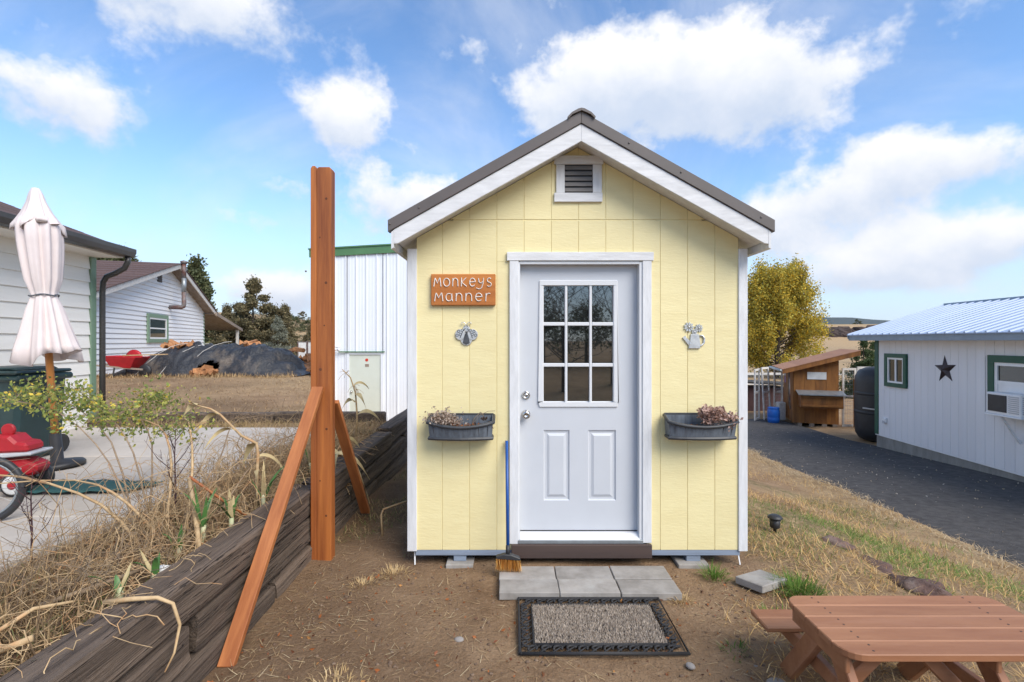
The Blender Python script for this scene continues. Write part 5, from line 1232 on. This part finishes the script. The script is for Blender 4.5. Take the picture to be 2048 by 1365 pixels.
hole = lambda i, j: (-.02 < (-1+2*(i+.5)/NXT) < .17) and (-1+2*(j+.5)/NYT) < -.86+.10*math.cos(((-1+2*(i+.5)/NXT)-.08)*15)
for j in range(NYT):
    for i in range(NXT):
        if not hole(i, j): fs.append((j*(NXT+1)+i, j*(NXT+1)+i+1, (j+1)*(NXT+1)+i+1, (j+1)*(NXT+1)+i))
o = MB().add(vs, fs).build('tarpaulin', mTarp, None, (tx, tyy, tz), smooth=True)
md = o.modifiers.new('thickness', 'SOLIDIFY'); md.thickness = .012
tag(o, 'sagging black tarpaulin thrown over the long woodpile', 'tarpaulin')
rp_ = MB()
for u in (-.62,-.38,-.17): rp_.tube([(u*2.9+.10*t+.03*math.sin(t*3), -1.12+t*.11, tarp_h(u+.035*t, -1+.10*t)*1.06+.04) for t in range(10)], .008, 5, False)
tag(rp_.build('tarp_rope', mOldWhite, None, (tx, tyy, tz), smooth=True), 'pale ropes lashed over the black tarpaulin', 'rope')
def log_mesh(i):
    rr = random.Random(i); a0 = rr.uniform(0,6); k_ = rr.choice((3,4,5)); r_ = rr.uniform(.08,.14); pts = [(r_*math.cos(a0+2*math.pi*q_/k_)*rr.uniform(.7,1.1), r_*math.sin(a0+2*math.pi*q_/k_)*rr.uniform(.7,1.1)) for q_ in range(k_)]
    mb = MB().prism(pts, -.21, .21, 'y'); me = mb.mesh('firewood'); me.materials.append(mLog); return me
LM = [log_mesh(i) for i in range(9)]
def logs(n, cx_, cy_, sx_, sy_, hh, label, base=None):
    for i in range(n):
        o = bpy.data.objects.new('firewood', LM[RNG.randrange(9)]); COL.objects.link(o)
        a, b = RNG.uniform(-1,1), RNG.uniform(-1,1); x, y = cx_+a*sx_, cy_+b*sy_
        z_ = (tz if base is None else base)+.07+hh*(1-a*a)*(1-abs(b)*.6)*RNG.random()
        o.location = (x, y, z_); o.rotation_euler = (RNG.gauss(0,.25), RNG.gauss(0,.3), RNG.gauss(0,.6)); tag(o, label, 'firewood', label)
logs(13, tx+.24, tyy-1.04, .30, .10, .26, 'split firewood showing through the gap under the tarpaulin')
logs(9, tx-1.15, tyy-.1, .45, .3, .12, 'split firewood lying on top of the tarped pile', tz+.80)
logs(6, tx+.9, tyy+.1, .5, .3, .08, 'split firewood lying on top of the tarped pile', tz+.84)
logs(70, W(588,740,17.5)[0], 17.4, .95, .8, .80, 'loose split firewood heaped beyond the end of the tarpaulin', float(zf(W(588,740,17.5)[0],17.4)))
logs(14, W(612,742,16)[0], 16.2, .55, .5, .12, 'scattered split firewood on the dirt past the tarpaulin', float(zf(W(612,742,16)[0],16.2)))
# ---------------------------------------------------------------- dog-run panels and mailbox far left
kx_, ky_ = W(612, 720, 24)[:2]; kz = float(zf(kx_, ky_))
kp = thing('animal_pen', 'rusty framed pen panel with white sheets beyond the firewood', 'panel', (kx_, ky_, kz))
for a, b in ((-.40,.02),(.06,.75)):
    for x_ in (a, b): MB().box(x_, x_+.045, -.02, .02, -.1, 1.02).build('frame_post', mRust, kp)
    MB().box(a+.046, b-.001, -.018, .018, .96, 1.0).build('frame_rail', mRust, kp)
    MB().box(a+.05, b-.004, -.01, .01, .25, .955).build('sheet', mPaper, kp)
MB().box(.38,.40,-.025,-.011,.0,.99).build('frame_rail', mGutter, kp)
mx_, my_ = W(576, 700, 34)[:2]; mz_ = float(zf(mx_, my_))
ml = thing('mailbox', 'black roadside mailbox post with a red flag', 'mailbox', (mx_, my_, mz_))
MB().box(-.06,.06,-.06,.06,-.2,1.25).build('post', mGutter, ml); MB().box(-.45,.12,-.12,.12,1.1,1.28).build('box', mGutter, ml, bevel=.03); MB().box(.2,.62,-.03,.03,1.05,1.25).build('flag', mGlow, ml); MB().box(.35,.39,-.02,.02,-.2,1.05).build('flag_stake', mGutter, ml)
# ---------------------------------------------------------------- tall white metal building
BD = 14.8
bx0, bx1 = W(628,0,BD)[0], 1.2; bz = -.74
mbld = thing('metal_building', 'tall white ribbed metal barn with green roof trim behind the shed', 'building', (bx0, BD, bz))
zt0 = 1.7+(HY-514)/F*BD-bz; rs = .058
pw = .305; nP = int((bx1-bx0)/pw)
dX0, dX1, dZ1 = W(699,0,BD)[0]-bx0, W(762,0,BD)[0]-bx0, 1.7-(709-HY)/F*BD-bz
for i in range(nP):
    xa = i*pw; xb = xa+pw; zt_ = zt0+rs*xa
    zb_ = 0
    if xb > dX0+.02 and xa < dX1-.02: zb_ = dZ1+.05
    prof = [(xa,0),(xa+.016,-.028),(xa+.036,-.028),(xa+.052,0),(xa+.13,0),(xa+.14,-.006),(xa+.155,0),(xa+.215,0),(xa+.225,-.006),(xa+.24,0),(xb-.0008,0)]
    prof2 = prof+[(xb-.0008,.03),(xa,.03)]
    if zb_ and xa < dX0-.03:
        MB().prism([p if p[0] <= dX0-.06 else (dX0-.06,p[1]) for p in prof2], 0, zt_, 'z').build('wall_panel', mMetalWall, mbld)
        MB().prism([p if p[0] >= dX0-.06 else (dX0-.06,p[1]) for p in prof2], zb_, zt_, 'z').build('wall_panel', mMetalWall, mbld); continue
    if zb_ and xb > dX1+.03:
        MB().prism([p if p[0] >= dX1+.06 else (dX1+.06,p[1]) for p in prof2], 0, zt_, 'z').build('wall_panel', mMetalWall, mbld)
        MB().prism([p if p[0] <= dX1+.06 else (dX1+.06,p[1]) for p in prof2], zb_, zt_, 'z').build('wall_panel', mMetalWall, mbld); continue
    MB().prism(prof2, zb_, zt_, 'z').build('wall_panel', mMetalWall, mbld)
MB().box(0, nP*pw, .06, 9, -.3, zt0-.05).build('wall_core', mMetalWall, mbld)
Lb = nP*pw
MB().prism([(-.12,zt0-.02),(Lb,zt0-.02+rs*Lb),(Lb,zt0+.20+rs*Lb),(-.12,zt0+.20)], -.06, -.03, 'y').build('roof_trim', mGreenMetal, mbld)
MB().prism([(-.14,zt0+.201),(Lb,zt0+.201+rs*Lb),(Lb,zt0+.24+rs*Lb),(-.14,zt0+.24)], -.09, 9, 'y').build('roof', mGreenMetal, mbld)
MB().box(-.05, .0, -.032, 9, -.1, zt0).build('corner_trim', mMetalWall, mbld)
dm = MB().box(dX0, dX1, -.002, .04, .0, dZ1).build('door', mCreamDoor, mbld)
dw = dX1-dX0
for zz in ((.12,.78),(.92,1.52),(1.62,dZ1-.10)):
    for a in (.10, dw/2+.05): raised(dX0+a, dX0+a+dw/2-.15, zz[0], zz[1], dm, 'raised_panel', -.003, .012, mCreamDoor)
for a, b, c_, d_ in ((dX0-.07,dX0-.001,0,dZ1+.06),(dX1+.001,dX1+.07,0,dZ1+.06),(dX0,dX1,dZ1+.001,dZ1+.06)): MB().box(a,b,-.035,.02,c_,d_).build('door_frame', mMetalWall, mbld)
MB().box(dX0-.30, dX1+.12, -.075, -.036, dZ1+.065, dZ1+.095).build('door_hood', mGreenMetal, mbld)
MB().lathe([(.03,0),(.03,.03),(.036,.05),(.001,.07)], 14, (dX0+.07,-.002,.95), 'y').build('door_knob', mNickel, dm, smooth=True)
MB().lathe([(.045,0),(.045,.006),(.001,.006)], 16, (dX0+dw*.55,-.003,dZ1-.16), 'y').build('round_sticker', mGlow, dm); MB().box(dX0+dw*.50,dX0+dw*.62,-.010,-.003,dZ1-.36,dZ1-.28).build('plate', mWeatherWood, dm)
wlm = thing('wall_lamp', 'small white security lamp on the metal barn beside its door', 'lamp', W(676, 695, BD-.04))
MB().box(-.10,.06,-.05,.0,.0,.07).build('bracket', mVinyl, wlm, bevel=.01)
for a in (-.02,.07): MB().lathe([(.03,0),(.05,.08),(.001,.085)], 12, (a,-.10,-.05), 'y').build('lamp_head', mVinyl, wlm, smooth=True)
# ================================================================== right: white building, coop, pens
rb = thing('white_building', 'low white board-sided building with forest green trim and metal roof', 'building', (9.14, 12.6, -.95), math.atan2(-1,-.07))
BWd = .203; LB = 8.2
wins = [(.37,1.11,1.56,2.35), (3.25,5.0,1.30,2.39)]
k_ = 0
x_ = .10
while x_ < LB:
    a, b = x_+.002, min(LB, x_+BWd)-.002
    segs = [(.33, 2.68)]
    for wa, wb2, wz_a, wz_b in wins:
        if b > wa+.03 and a < wb2-.03:
            segs = [(.33, wz_a+.03), (wz_b-.03, 2.68)]
    for c_, d_ in segs: MB().box(a, b, -.014, 0, c_, d_).build('siding_board', mGable2, rb, bevel=.003)
    x_ += BWd
wc_ = MB()
for a, b, c_, d_ in ((0, LB, -.1, 1.33),):
    pass
xs_ = [0, .40, 1.08, 3.28, 4.97, LB]; zs_ = [.30, 1.33, 1.59, 2.32, 2.36, 2.70]
cb = MB()
for a, b, c_, d_ in ((0,.40,.30,2.70),(.40,1.08,.30,1.59),(.40,1.08,2.32,2.70),(1.08,3.28,.30,2.70),(3.28,4.97,.30,1.33),(3.28,4.97,2.36,2.70),(4.97,LB,.30,2.70)): cb.box(a,b,.001,.10,c_,d_)
merged(cb, 'wall_core', mGable2, rb)
MB().box(0, LB, .2, 4.2, .1, 2.65).build('inner_core', mBlackPl, rb)
MB().box(-.02, LB, -.018, .10, .305, .329).build('drip_ledge', mVinyl, rb)
MB().box(.0, LB, .005, .16, -.6, .304).build('foundation', mFound, rb)
MB().box(-.03, .098, -.032, .10, .33, 2.68).build('corner_trim', mForest, rb, bevel=.003)
MB().box(-.03, -.001, .101, 4.2, .31, 2.68).build('end_wall', mGable2, rb)
EO, RH = -.40, .32
MB().box(-.48, LB, EO, EO+.03, 2.66, 2.80).build('fascia', mFascia, rb, bevel=.003)
MB().box(-.45, LB, EO+.031, .10, 2.685, 2.70).build('soffit', mGable2, rb)
RD = 2.35                                        # plan run from eave to ridge
pwid = .23; nr = int((LB+.5)/pwid)
for i in range(nr):
    xa = -.50+i*pwid
    z_ = lambda y: 2.815+(y-EO)*RH
    vs = []; prof = [(0,0),(.012,.026),(.040,.026),(.052,0),(pwid-.0005,0)]
    for y in (EO-.03, EO+RD): vs += [(xa+a, y, z_(y)+b) for a, b in prof]+[(xa+pwid-.0005, y, z_(y)-.02), (xa, y, z_(y)-.02)]
    m_ = 7; MB().add(vs, [tuple(range(m_-1,-1,-1)), tuple(range(m_,2*m_))]+[(q_, (q_+1)%m_, m_+(q_+1)%m_, m_+q_) for q_ in range(m_)]).build('roof_panel', mBlueRoof, rb)
MB().prism([(EO+RD-.02, 2.83+RD*RH-.03),(EO+RD+.01, 2.85+RD*RH+.015),(EO+RD+2.4, 2.85+RD*RH-2.4*RH),(EO+RD+2.4, 2.80+RD*RH-2.4*RH)], -.5, LB, 'x').build('far_roof', mFascia, rb)
MB().prism([(EO,2.70),(EO+RD,2.79+RD*RH),(EO+RD,2.70)], -.46, -.44, 'x').build('gable_board', mGable2, rb)
MB().prism([(EO-.02,2.79),(EO+RD,2.79+RD*RH),(EO+RD,2.70+RD*RH),(EO-.02,2.70)], -.49, -.461, 'x').build('rake_board', mFascia, rb)
window(rb, *wins[0], -.016, mForest, .095, mVinyl, 0, True)
w2 = window(rb, *wins[1], -.016, mForest, .13, mVinyl, 0)
MB().box(3.42, 4.85, -.040, -.0225, 1.86, 1.93).build('sash_rail', mVinyl, w2)
MB().box(3.42, 4.85, -.030, -.0225, 1.45, 1.859).build('sash_filler', mVinyl, w2)
st = MB(); pts = []
for i in range(10):
    r_ = .30 if i%2 == 0 else .118; pts.append((r_*math.sin(i*math.pi/5), 0, r_*math.cos(i*math.pi/5)))
st.add(pts+[(0,-.075,0),(0,.0,0)], [(i,(i+1)%10,10) for i in range(10)]+[((i+1)%10,i,11) for i in range(10)])
def rbp(x, y, z):                                 # building-local point to world
    return tuple(Matrix.Translation(rb.location) @ Matrix.Rotation(rb.rotation_euler[2], 4, 'Z') @ Vector((x,y,z)))
o = st.build('barn_star', mStar, None, rbp(2.2,-.017,2.06), rz=rb.rotation_euler[2]); o.rotation_euler[1] = R(-3)
tag(o, 'dark bronze five-pointed barn star on the white board wall', 'star')
ob = thing('outlet_box', 'small white outlet box low on the white board wall', 'outlet', rbp(.36,-.015,.66), rb.rotation_euler[2])
MB().box(-.06,.06,-.05,0,0,.12).build('cover', mVinyl, ob, bevel=.012); MB().box(-.035,.035,-.062,-.0505,-.015,.05).build('flap', mGreyPl, ob)
ac = thing('air_conditioner', 'white window air conditioner with black mesh on a white bracket', 'air conditioner', rbp(3.56,-.03,1.36), rb.rotation_euler[2])
MB().box(0,.66,-.30,.0,0,.38).build('case', mVinyl, ac, bevel=.012)
MB().box(.04,.40,-.312,-.301,.05,.34).build('condenser_mesh', mBlackPl, ac)
for k_ in range(9): MB().box(.44,.63,-.309,-.301,.05+k_*.034,.068+k_*.034).build('louvre', mGreyPl, ac)
for k_ in range(9): MB().box(.661,.668,-.27,-.06,.05+k_*.034,.070+k_*.034).build('louvre', mGreyPl, ac)
MB().box(-.02,.70,-.33,.0,-.03,-.001).build('tray', mVinyl, ac, bevel=.005)
for x_ in (.30,): MB().beam((x_,-.30,-.03),(x_,.01,-.50),.03,.03).build('bracket_strut', mVinyl, ac)
# ---------------------------------------------------------------- black water tank
tk = thing('water_tank', 'black round-shouldered plastic tank at the corner of the white building', 'tank', (10.02, 13.55, float(zf(9.9,13.4))-.02))
MB().lathe([(.40,0),(.56,.06),(.64,.20),(.66,.40),(.66,1.55),(.64,1.75),(.56,1.90),(.40,1.98),(.15,2.01),(.001,2.02)], 32).build('shell', mBlackPl, tk, smooth=True)
for z_ in (.75,1.25): MB().lathe([(.662,0),(.672,.02),(.672,.06),(.662,.08)], 32, (0,0,z_)).build('rib', mBlackPl, tk, smooth=True)
MB().beam((-.70,-.20,.92),(-.45,-.58,.90),.04,.03).build('outlet_pipe', mOldWhite, tk)
# ---------------------------------------------------------------- coop
cz_ = float(zf(9.4,16.2))
cp_ = thing('chicken_coop', 'brown stained plywood chicken coop with sloping reddish roof', 'coop', (9.08, 16.2, cz_-.07), R(-20)); cp_.scale = (1.06,1.06,1.05)
CW, CDp = 1.16, 1.75
zl, zr_ = 1.78, 2.12
zt_ = lambda x: zl+(zr_-zl)*x/CW
nbd = 4
for i in range(nbd):
    a, b = CW*i/nbd+.002, CW*(i+1)/nbd-.002
    MB().prism([(a,.14),(b,.14),(b,zt_(b)),(a,zt_(a))], 0, .02, 'y').build('front_board', mPly, cp_)
for i in range(4):
    a, b = .021+(CDp-.021)*i/4+.002, .021+(CDp-.021)*(i+1)/4-.002
    MB().box(-.02, 0, a, b, .14, zl).build('side_board', mPly, cp_)
MB().box(.001, CW, .021, CDp, .15, zl-.03).build('core', mSill, cp_)
MB().box(CW, CW+.02, .0, CDp, .14, zr_).build('side_board', mPly, cp_)
dr = MB().box(-.045, -.021, .75, 1.45, .18, 1.62).build('side_door', mPly, cp_); MB().box(-.055,-.046,1.12,1.27,1.28,1.48).build('lilac_sign', M('lilac', (.42,.25,.50), rough=.6, rnd=0), dr); MB().box(-.055,-.046,1.1,1.4,1.5,1.58).build('grey_plate', mGreyPl, dr)
ZR = lambda x: zl+.06+(zr_-zl)*x/CW
nrp = 9
for i in range(nrp):
    a = -.34+i*(CW+.85)/nrp; b = a+(CW+.85)/nrp-.002
    MB().prism([(a,ZR(a)+.03),(b,ZR(b)+.03),(b,ZR(b)+.05),(a,ZR(a)+.05)], -.28, CDp+.2, 'y').build('roof_board', mCoopRoof, cp_)
MB().prism([(-.34,ZR(-.34)-.10),(CW+.5,ZR(CW+.5)-.10),(CW+.5,ZR(CW+.5)+.029),(-.34,ZR(-.34)+.029)], -.27, -.24, 'y').build('roof_fascia', mPly, cp_)
MB().tube([(-.40,-.28,ZR(-.34)),(-.40,CDp+.2,ZR(-.34))], .045, 8).build('gutter', mGalv, cp_, smooth=True)
nbx = MB().box(.12, 1.20, -.42, -.001, .66, 1.02).build('nest_box', mPly, cp_)
MB().prism([(.0,1.13),(.0,1.15),(-.50,1.06),(-.50,1.035)], .05, 1.27, 'x').build('lid', mGalv, nbx)
for z_ in (.70,.96): MB().box(.16,1.19,-.445,-.421,z_,z_+.05).build('batten', mPly, nbx)
MB().box(.36,.86,-.02,-.001,1.48,1.70).build('white_plate', mPaper, cp_)
for x_ in (.10,.42,.75,1.02): MB().box(x_,x_+.12,-.02,CDp,-.08,.139).build('skid', mWeatherWood, cp_)
MB().tube([(-.10,-.02,.55),(-.12,.03,1.72)], .018, 6).build('shovel_handle', mRust, cp_, smooth=True)
MB().tube([(-.10,.25,.62),(-.10,.28,1.70)], .018, 6).build('rake_handle', mPaleBark, cp_, smooth=True)
# ---------------------------------------------------------------- old white door frames used as pen gates
def pane_frame(label, p, w_, h_, rz_, rails, lean=0):
    t = thing('pen_gate', label, 'gate', p, rz_, 'old white frames used as pen gates'); t.rotation_euler[0] = lean
    for x_ in (0, w_-.06): MB().box(x_, x_+.06, -.02, .02, 0, h_).build('stile', mOldWhite, t)
    for z_ in [0, h_-.07]+[r_*h_ for r_ in rails]: MB().box(.061, w_-.061, -.018, .018, z_, z_+.07).build('rail', mOldWhite, t)
    wr = MB()
    for i in range(1, 8): wr.tube([(w_*i/8,0,.05),(w_*i/8,0,h_-.05)], .003, 3)
    for i in range(1, 14): wr.tube([(.05,0,h_*i/14),(w_-.05,0,h_*i/14)], .003, 3)
    wr.build('wire_mesh', mGalv, t)
gzr = lambda px, d: float(zf((px-HX)/F*d, d))
def pg(label, px, d, w_, h_, rz_, rails, lean=0): pane_frame(label, (W(px,0,d)[0], d, gzr(px,d)), w_, h_, rz_, rails, lean)
pg('tall white frame gate beyond the blue barrel, next to the maroon shed', 1509, 17.0, .62, 1.75, R(50), [.52])
pg('tall white frame gate leaning between the blue barrel and the coop', 1528, 17.2, .55, 1.8, R(40), [.5], R(-3))
pg('white frame gate tucked behind the blue barrel against the coop', 1548, 17.9, .50, 1.75, R(30), [.48])
pg('narrow white frame gate standing between coop and brown post', 1684, 15.9, .42, 1.85, R(-5), [.50])
pg('wide white frame gate partly hidden behind the black tank', 1714, 15.4, .75, 1.92, R(-5), [.78,.36])
o = MB().box(-.06,.06,-.06,.06,-.1,1.5).build('fence_post', mPly, None, (W(1713,0,15.7)[0], 15.7, gzr(1713,15.7))); tag(o, 'brown square fence post between the white frame gates', 'post')
brl = thing('barrel', 'bright blue plastic barrel standing before the pen gates', 'barrel', (W(1547,0,16.6)[0], 16.6, gzr(1547,16.6)))
MB().lathe([(.14,0),(.17,.02),(.185,.12),(.185,.17),(.178,.19),(.188,.22),(.188,.36),(.18,.44),(.165,.47),(.165,.50),(.001,.50)], 24).build('body', mBlueBarrel, brl, smooth=True)
MB().lathe([(.172,.47),(.178,.48),(.178,.51),(.172,.52)], 24).build('ring', mBlueBarrel, brl, smooth=True)
o = MB().box(-.13,.13,-.12,.12,0,.62).build('bucket', mOldWhite, None, (W(1561,0,17.2)[0], 17.2, gzr(1561,17.2)), bevel=.03); tag(o, 'chalky white tub behind the blue barrel', 'tub')
# brown shed-like bin and paddock fence behind
sh = thing('low_shed', 'low maroon ribbed shed with dark tin roof behind the pen gates', 'shed', (W(1500,0,19.5)[0]-1.6, 19.5, gzr(1500,19.5)))
for i in range(14): MB().box(i*.22+.004, i*.22+.216, -.02, .02, -.1, 1.02-.012*i).build('wall_board', mMaroon, sh)
MB().prism([(-.2,1.16),(3.4,.98),(3.4,1.04),(-.2,1.24)], -.3, 1.2, 'y').build('roof', mGutter, sh); MB().box(0,3.08,.021,1.1,-.1,.9).build('core', mSill, sh)
fn = thing('paddock_fence', 'pale rail paddock fence beyond the pens', 'fence', (10.5, 26, gzr(1500,26)))
for i in range(9): MB().box(i*1.2, i*1.2+.09, -.04, .04, -.3, 1.15).build('fence_post', mOldWhite, fn)
for z_ in (.45,.95): MB().box(.0, 9.7, -.065, -.041, z_, z_+.12).build('rail', mOldWhite, fn)
# ================================================================== trees
def limb_tree(t, hh, r0, n, spread, mt, seed, start=.3, up=.6, pw=.9):
    rr = random.Random(seed); mb = MB(); tips = []
    tp = [Vector((0,0,-.2))]
    for i in range(1, 8): tp.append(Vector((rr.gauss(0,.03)*hh*.3, rr.gauss(0,.03)*hh*.3, hh*i/7*.92)))
    tp[1].x = tp[1].y = 0
    mb.tube(tp, [r0*(1-.85*i/7) for i in range(8)], 8); 
    mb.build('trunk', mt, t, smooth=True); br_ = MB()
    for i in range(n):
        f_ = start+(1-start)*rr.random()**pw; k0 = f_*7; a = tp[min(6,int(k0))].lerp(tp[min(7,int(k0)+1)], k0-int(k0))
        th = i*2.4+rr.uniform(-.4,.4); ln = spread(f_)*rr.uniform(.65,1.12)
        e = a+Vector((math.cos(th)*ln, math.sin(th)*ln, up*ln*rr.uniform(.3,1.2)))
        m_ = a.lerp(e,.5)+Vector((0,0,-.08*ln)); br_.tube([a,m_,e], [r0*.22*(1-f_*.6), r0*.13*(1-f_*.6), r0*.03], 4, False); tips.append((a, m_, e))
    tag(br_.build('limbs', mt, t), kind='stuff'); return tips
def juniper(label, px, top, d, rad, seed, cols, group='junipers on the dry ground', base=None, lean=1.0, nl=None, ls=None):
    x = (px-HX)/F*d; z0_ = float(zf(x, d)) if base is None else base
    hh = 1.7+(HY-top)/F*d-z0_; t = thing('juniper_tree', label, 'tree', (x, d, z0_), seed, group)
    rr = random.Random(seed); prof = lambda f_: rad*max(.05, (1-f_)**.85*(.85+.22*math.sin(f_*14+seed)))
    tips = limb_tree(t, hh, max(.05,hh*.022), max(40,int(hh*15)), prof, mBark, seed, .04, .10, 1.5)
    P_ = []; per = (nl or 150)*2
    for a, m_, e in tips:
        for _ in range(3):
            c_ = m_.lerp(e, rr.uniform(.2,1.05)); s_ = rr.uniform(.05,.095)*max(hh*.5,2.0)*(.48+.52*max(0,1-c_.z/hh))
            P_.append(np.array(c_)+NP.normal(size=(per//3,3))*s_*np.array([1,1,.75]))
    P_.append(np.array([0,0,hh*.93])+NP.normal(size=(per,3))*np.array([.05,.05,.05])*hh*.5)
    P_ = np.concatenate(P_); n = len(P_); sz = (ls or .05)*max(hh*.5,1.6)
    leaf_cloud('foliage', P_, NP.uniform(.6,1.4,n)*sz, palette(n, cols, [1]*len(cols), .3), t)
JG = [(.105,.12,.052),(.15,.155,.068),(.07,.082,.038)]; JB = [(.17,.145,.075),(.12,.108,.056),(.22,.175,.09)]; JS = [(.26,.27,.205),(.19,.20,.15)]
juniper('tall juniper rising behind the stove-pipe house', 392, 508, 40, 3.0, 3, JG)
juniper('broad brown-green juniper standing past the porch', 507, 553, 33, 3.7, 5, JB, nl=320)
juniper('ragged lower juniper left of the broad one, beside the porch', 455, 606, 36, 1.9, 6, JB)
juniper('grey-green sage-coloured bushy juniper beside the broad brown one', 556, 632, 31, 1.5, 8, JS)
juniper('slim juniper behind the grey bushy one', 570, 606, 55, 2.4, 9, JB)
juniper('dark juniper with its top above the near house eave', 205, 487, 44, 2.6, 11, JG)
juniper('narrow juniper spire beside the near house gutter', 238, 488, 46, 1.2, 12, JG)
juniper('small juniper spire at the gutter end', 262, 508, 47, 1.3, 13, JG)
for i, (px, tp_, d, r_, lab) in enumerate([(592,632,100,3.4,'round juniper on the crest of the dry hill'), (606,622,112,4.0,'tall juniper on the skyline of the dry hill'), (580,630,118,4.0,'pair-like spreading juniper on the hill skyline'), (621,648,60,2.2,'grey juniper low on the hill slope by the post'), (574,668,95,1.5,'low shrub halfway up the dry hill'), (436,628,90,3.5,'juniper on the hill seen past the porch roof'), (615,640,105,3.0,'squat juniper near the hill crest')]):
    juniper(lab, px, tp_, d, r_, 20+i, JB if i%2 else JG, nl=80, ls=.07)
juniper('dense green pine between the coop and the white building', 1728, 676, 24, 1.5, 41, [(.055,.085,.03),(.08,.11,.04)], group='pines by the pens', nl=170)
juniper('round green juniper on the far plain above the white roof', 1757, 648, 60, 2.0, 42, [(.06,.10,.03),(.09,.13,.04)], nl=110)
juniper('lone dark juniper on the mesa top', 1714, 637, 236, 4.2, 43, JG, nl=90, ls=.08)
# yellow cottonwood
cw = thing('cottonwood_tree', 'rounded autumn cottonwood with yellow-olive leaves behind the pens', 'tree', ((1556-HX)/F*37, 37, float(zf(19.6,37))))
CH = 1.7+(HY-540)/F*37-float(zf(19.6,37))
tips = limb_tree(cw, CH, .22, 150, lambda f_: 2.75*math.sin(max(.05,min(1,1.12-f_*.98))*math.pi*.62)**.8, mBark, 77, .04, .8)
P_ = []
for a, m_, e in tips:
    for q_ in range(6):
        c_ = m_.lerp(e, RNG.uniform(.1,1.15)); P_.append(np.array(c_)+NP.normal(size=(74,3))*np.array([.20,.20,.36]))
P_ = np.concatenate(P_); n = len(P_)
hcol = palette(n, [(.56,.42,.06),(.44,.37,.065),(.68,.46,.05),(.28,.27,.06)], [2.8,2.6,1.4,1.3], .25)
leaf_cloud('foliage', P_, NP.uniform(.10,.20,n), hcol, cw)
# dark lava rim across the face of the mesa
rm = MB()
for i in range(170):
    x = RNG.uniform(100, 190); y = RNG.uniform(171, 180); s_ = RNG.uniform(1.0,2.6); rm.ell((x, y, float(zf(x,y))+s_*.1), s_*1.4, s_, s_*.75, 7, 5, .3, i)
tag(rm.build('lava_rim', M('dark_lava', (.075,.05,.04), (.04,.028,.024), scale=.6, rough=1, bump=.5, rnd=0)), kind='stuff')
sb = []
for i in range(900):
    x = RNG.uniform(-95,-22); y = RNG.uniform(45,125); sb.append((x,y,float(zf(x,y))))
sb = np.array(sb); P_ = np.repeat(sb,24,0)+NP.normal(size=(len(sb)*24,3))*np.array([.45,.45,.22])+np.array([0,0,.2]); n = len(P_)
tag(leaf_cloud('sagebrush', P_, NP.uniform(.2,.45,n), palette(n, [(.20,.19,.13),(.14,.13,.085),(.30,.24,.14)], [1,1,1]), None, kind='stuff'), kind='stuff')
# ================================================================== the garden behind the photographer, seen in the door's panes
def bare_tree(label, loc, hh, seed):
    t = thing('bare_tree', label, 'tree', loc, seed, 'bare trees reflected in the door glass'); rr = random.Random(seed)
    tips = limb_tree(t, hh, .10, 34, lambda f_: hh*.42*(1.1-f_*.6), mBark, seed, .18, 1.0)
    tw = MB()
    for a, m_, e in tips:
        for _ in range(9):
            p = m_.lerp(e, rr.uniform(0,1)); q_ = p+Vector((rr.gauss(0,.35), rr.gauss(0,.35), rr.uniform(.1,.7))); tw.tube([p,(p+q_)/2+Vector((rr.gauss(0,.06),0,.03)),q_], [.008,.006,.003], 3, False)
    tag(tw.build('twigs', mBark, t), kind='stuff')
bare_tree('bare branching tree reflected in the middle of the door glass', (1.5,-6.5,float(zf(1.5,-6.5))), 4.2, 51)
bare_tree('bare tree reflected in the right hand door panes', (3.1,-7.5,float(zf(3.1,-7.5))), 4.6, 52)
bare_tree('bare tree reflected in the left hand door panes', (.5,-8.5,float(zf(.5,-8.5))), 4.4, 53)
for i, (x, y, r_, lab) in enumerate([(-.6,-12.5,1.7,'dark juniper thicket reflected at the left of the door glass'), (1.3,-13,1.6,'dark juniper thicket reflected in the middle of the door glass'), (3.0,-12.5,1.8,'dark juniper thicket reflected at the right of the door glass'), (5.0,-13,1.8,'dark juniper thicket reflected near the door glass edge')]):
    z0_ = float(zf(x,y)); t = thing('juniper_tree', lab, 'tree', (x,y,z0_), i, 'junipers behind the photographer'); tips = limb_tree(t, 2.1+.2*(i%2), .08, 40, lambda f_: r_*(1-f_*.75), mBark, 60+i, .05, .4)
    P_ = np.concatenate([np.array(m_.lerp(e, RNG.random()))+NP.normal(size=(70,3))*.16 for a, m_, e in tips]); n = len(P_)
    leaf_cloud('foliage', P_, NP.uniform(.06,.14,n), palette(n, JG, [1,1,1]), t)

# ================================================================== the air: thin even haze round the whole country
mh_ = bpy.data.materials.new('haze'); mh_.use_nodes = True
for n_ in list(mh_.node_tree.nodes):
    if n_.type != 'OUTPUT_MATERIAL': mh_.node_tree.nodes.remove(n_)
pv = mh_.node_tree.nodes.new('ShaderNodeVolumePrincipled')
pv.inputs['Color'].default_value = (.86,.90,.96,1); pv.inputs['Density'].default_value = .00005; pv.inputs['Anisotropy'].default_value = .2
mh_.node_tree.links.new(pv.outputs[0], mh_.node_tree.nodes['Material Output'].inputs['Volume'])
tag(MB().box(-8200, 8400, -3100, 6800, -24, 330).build('haze', mh_), kind='stuff')
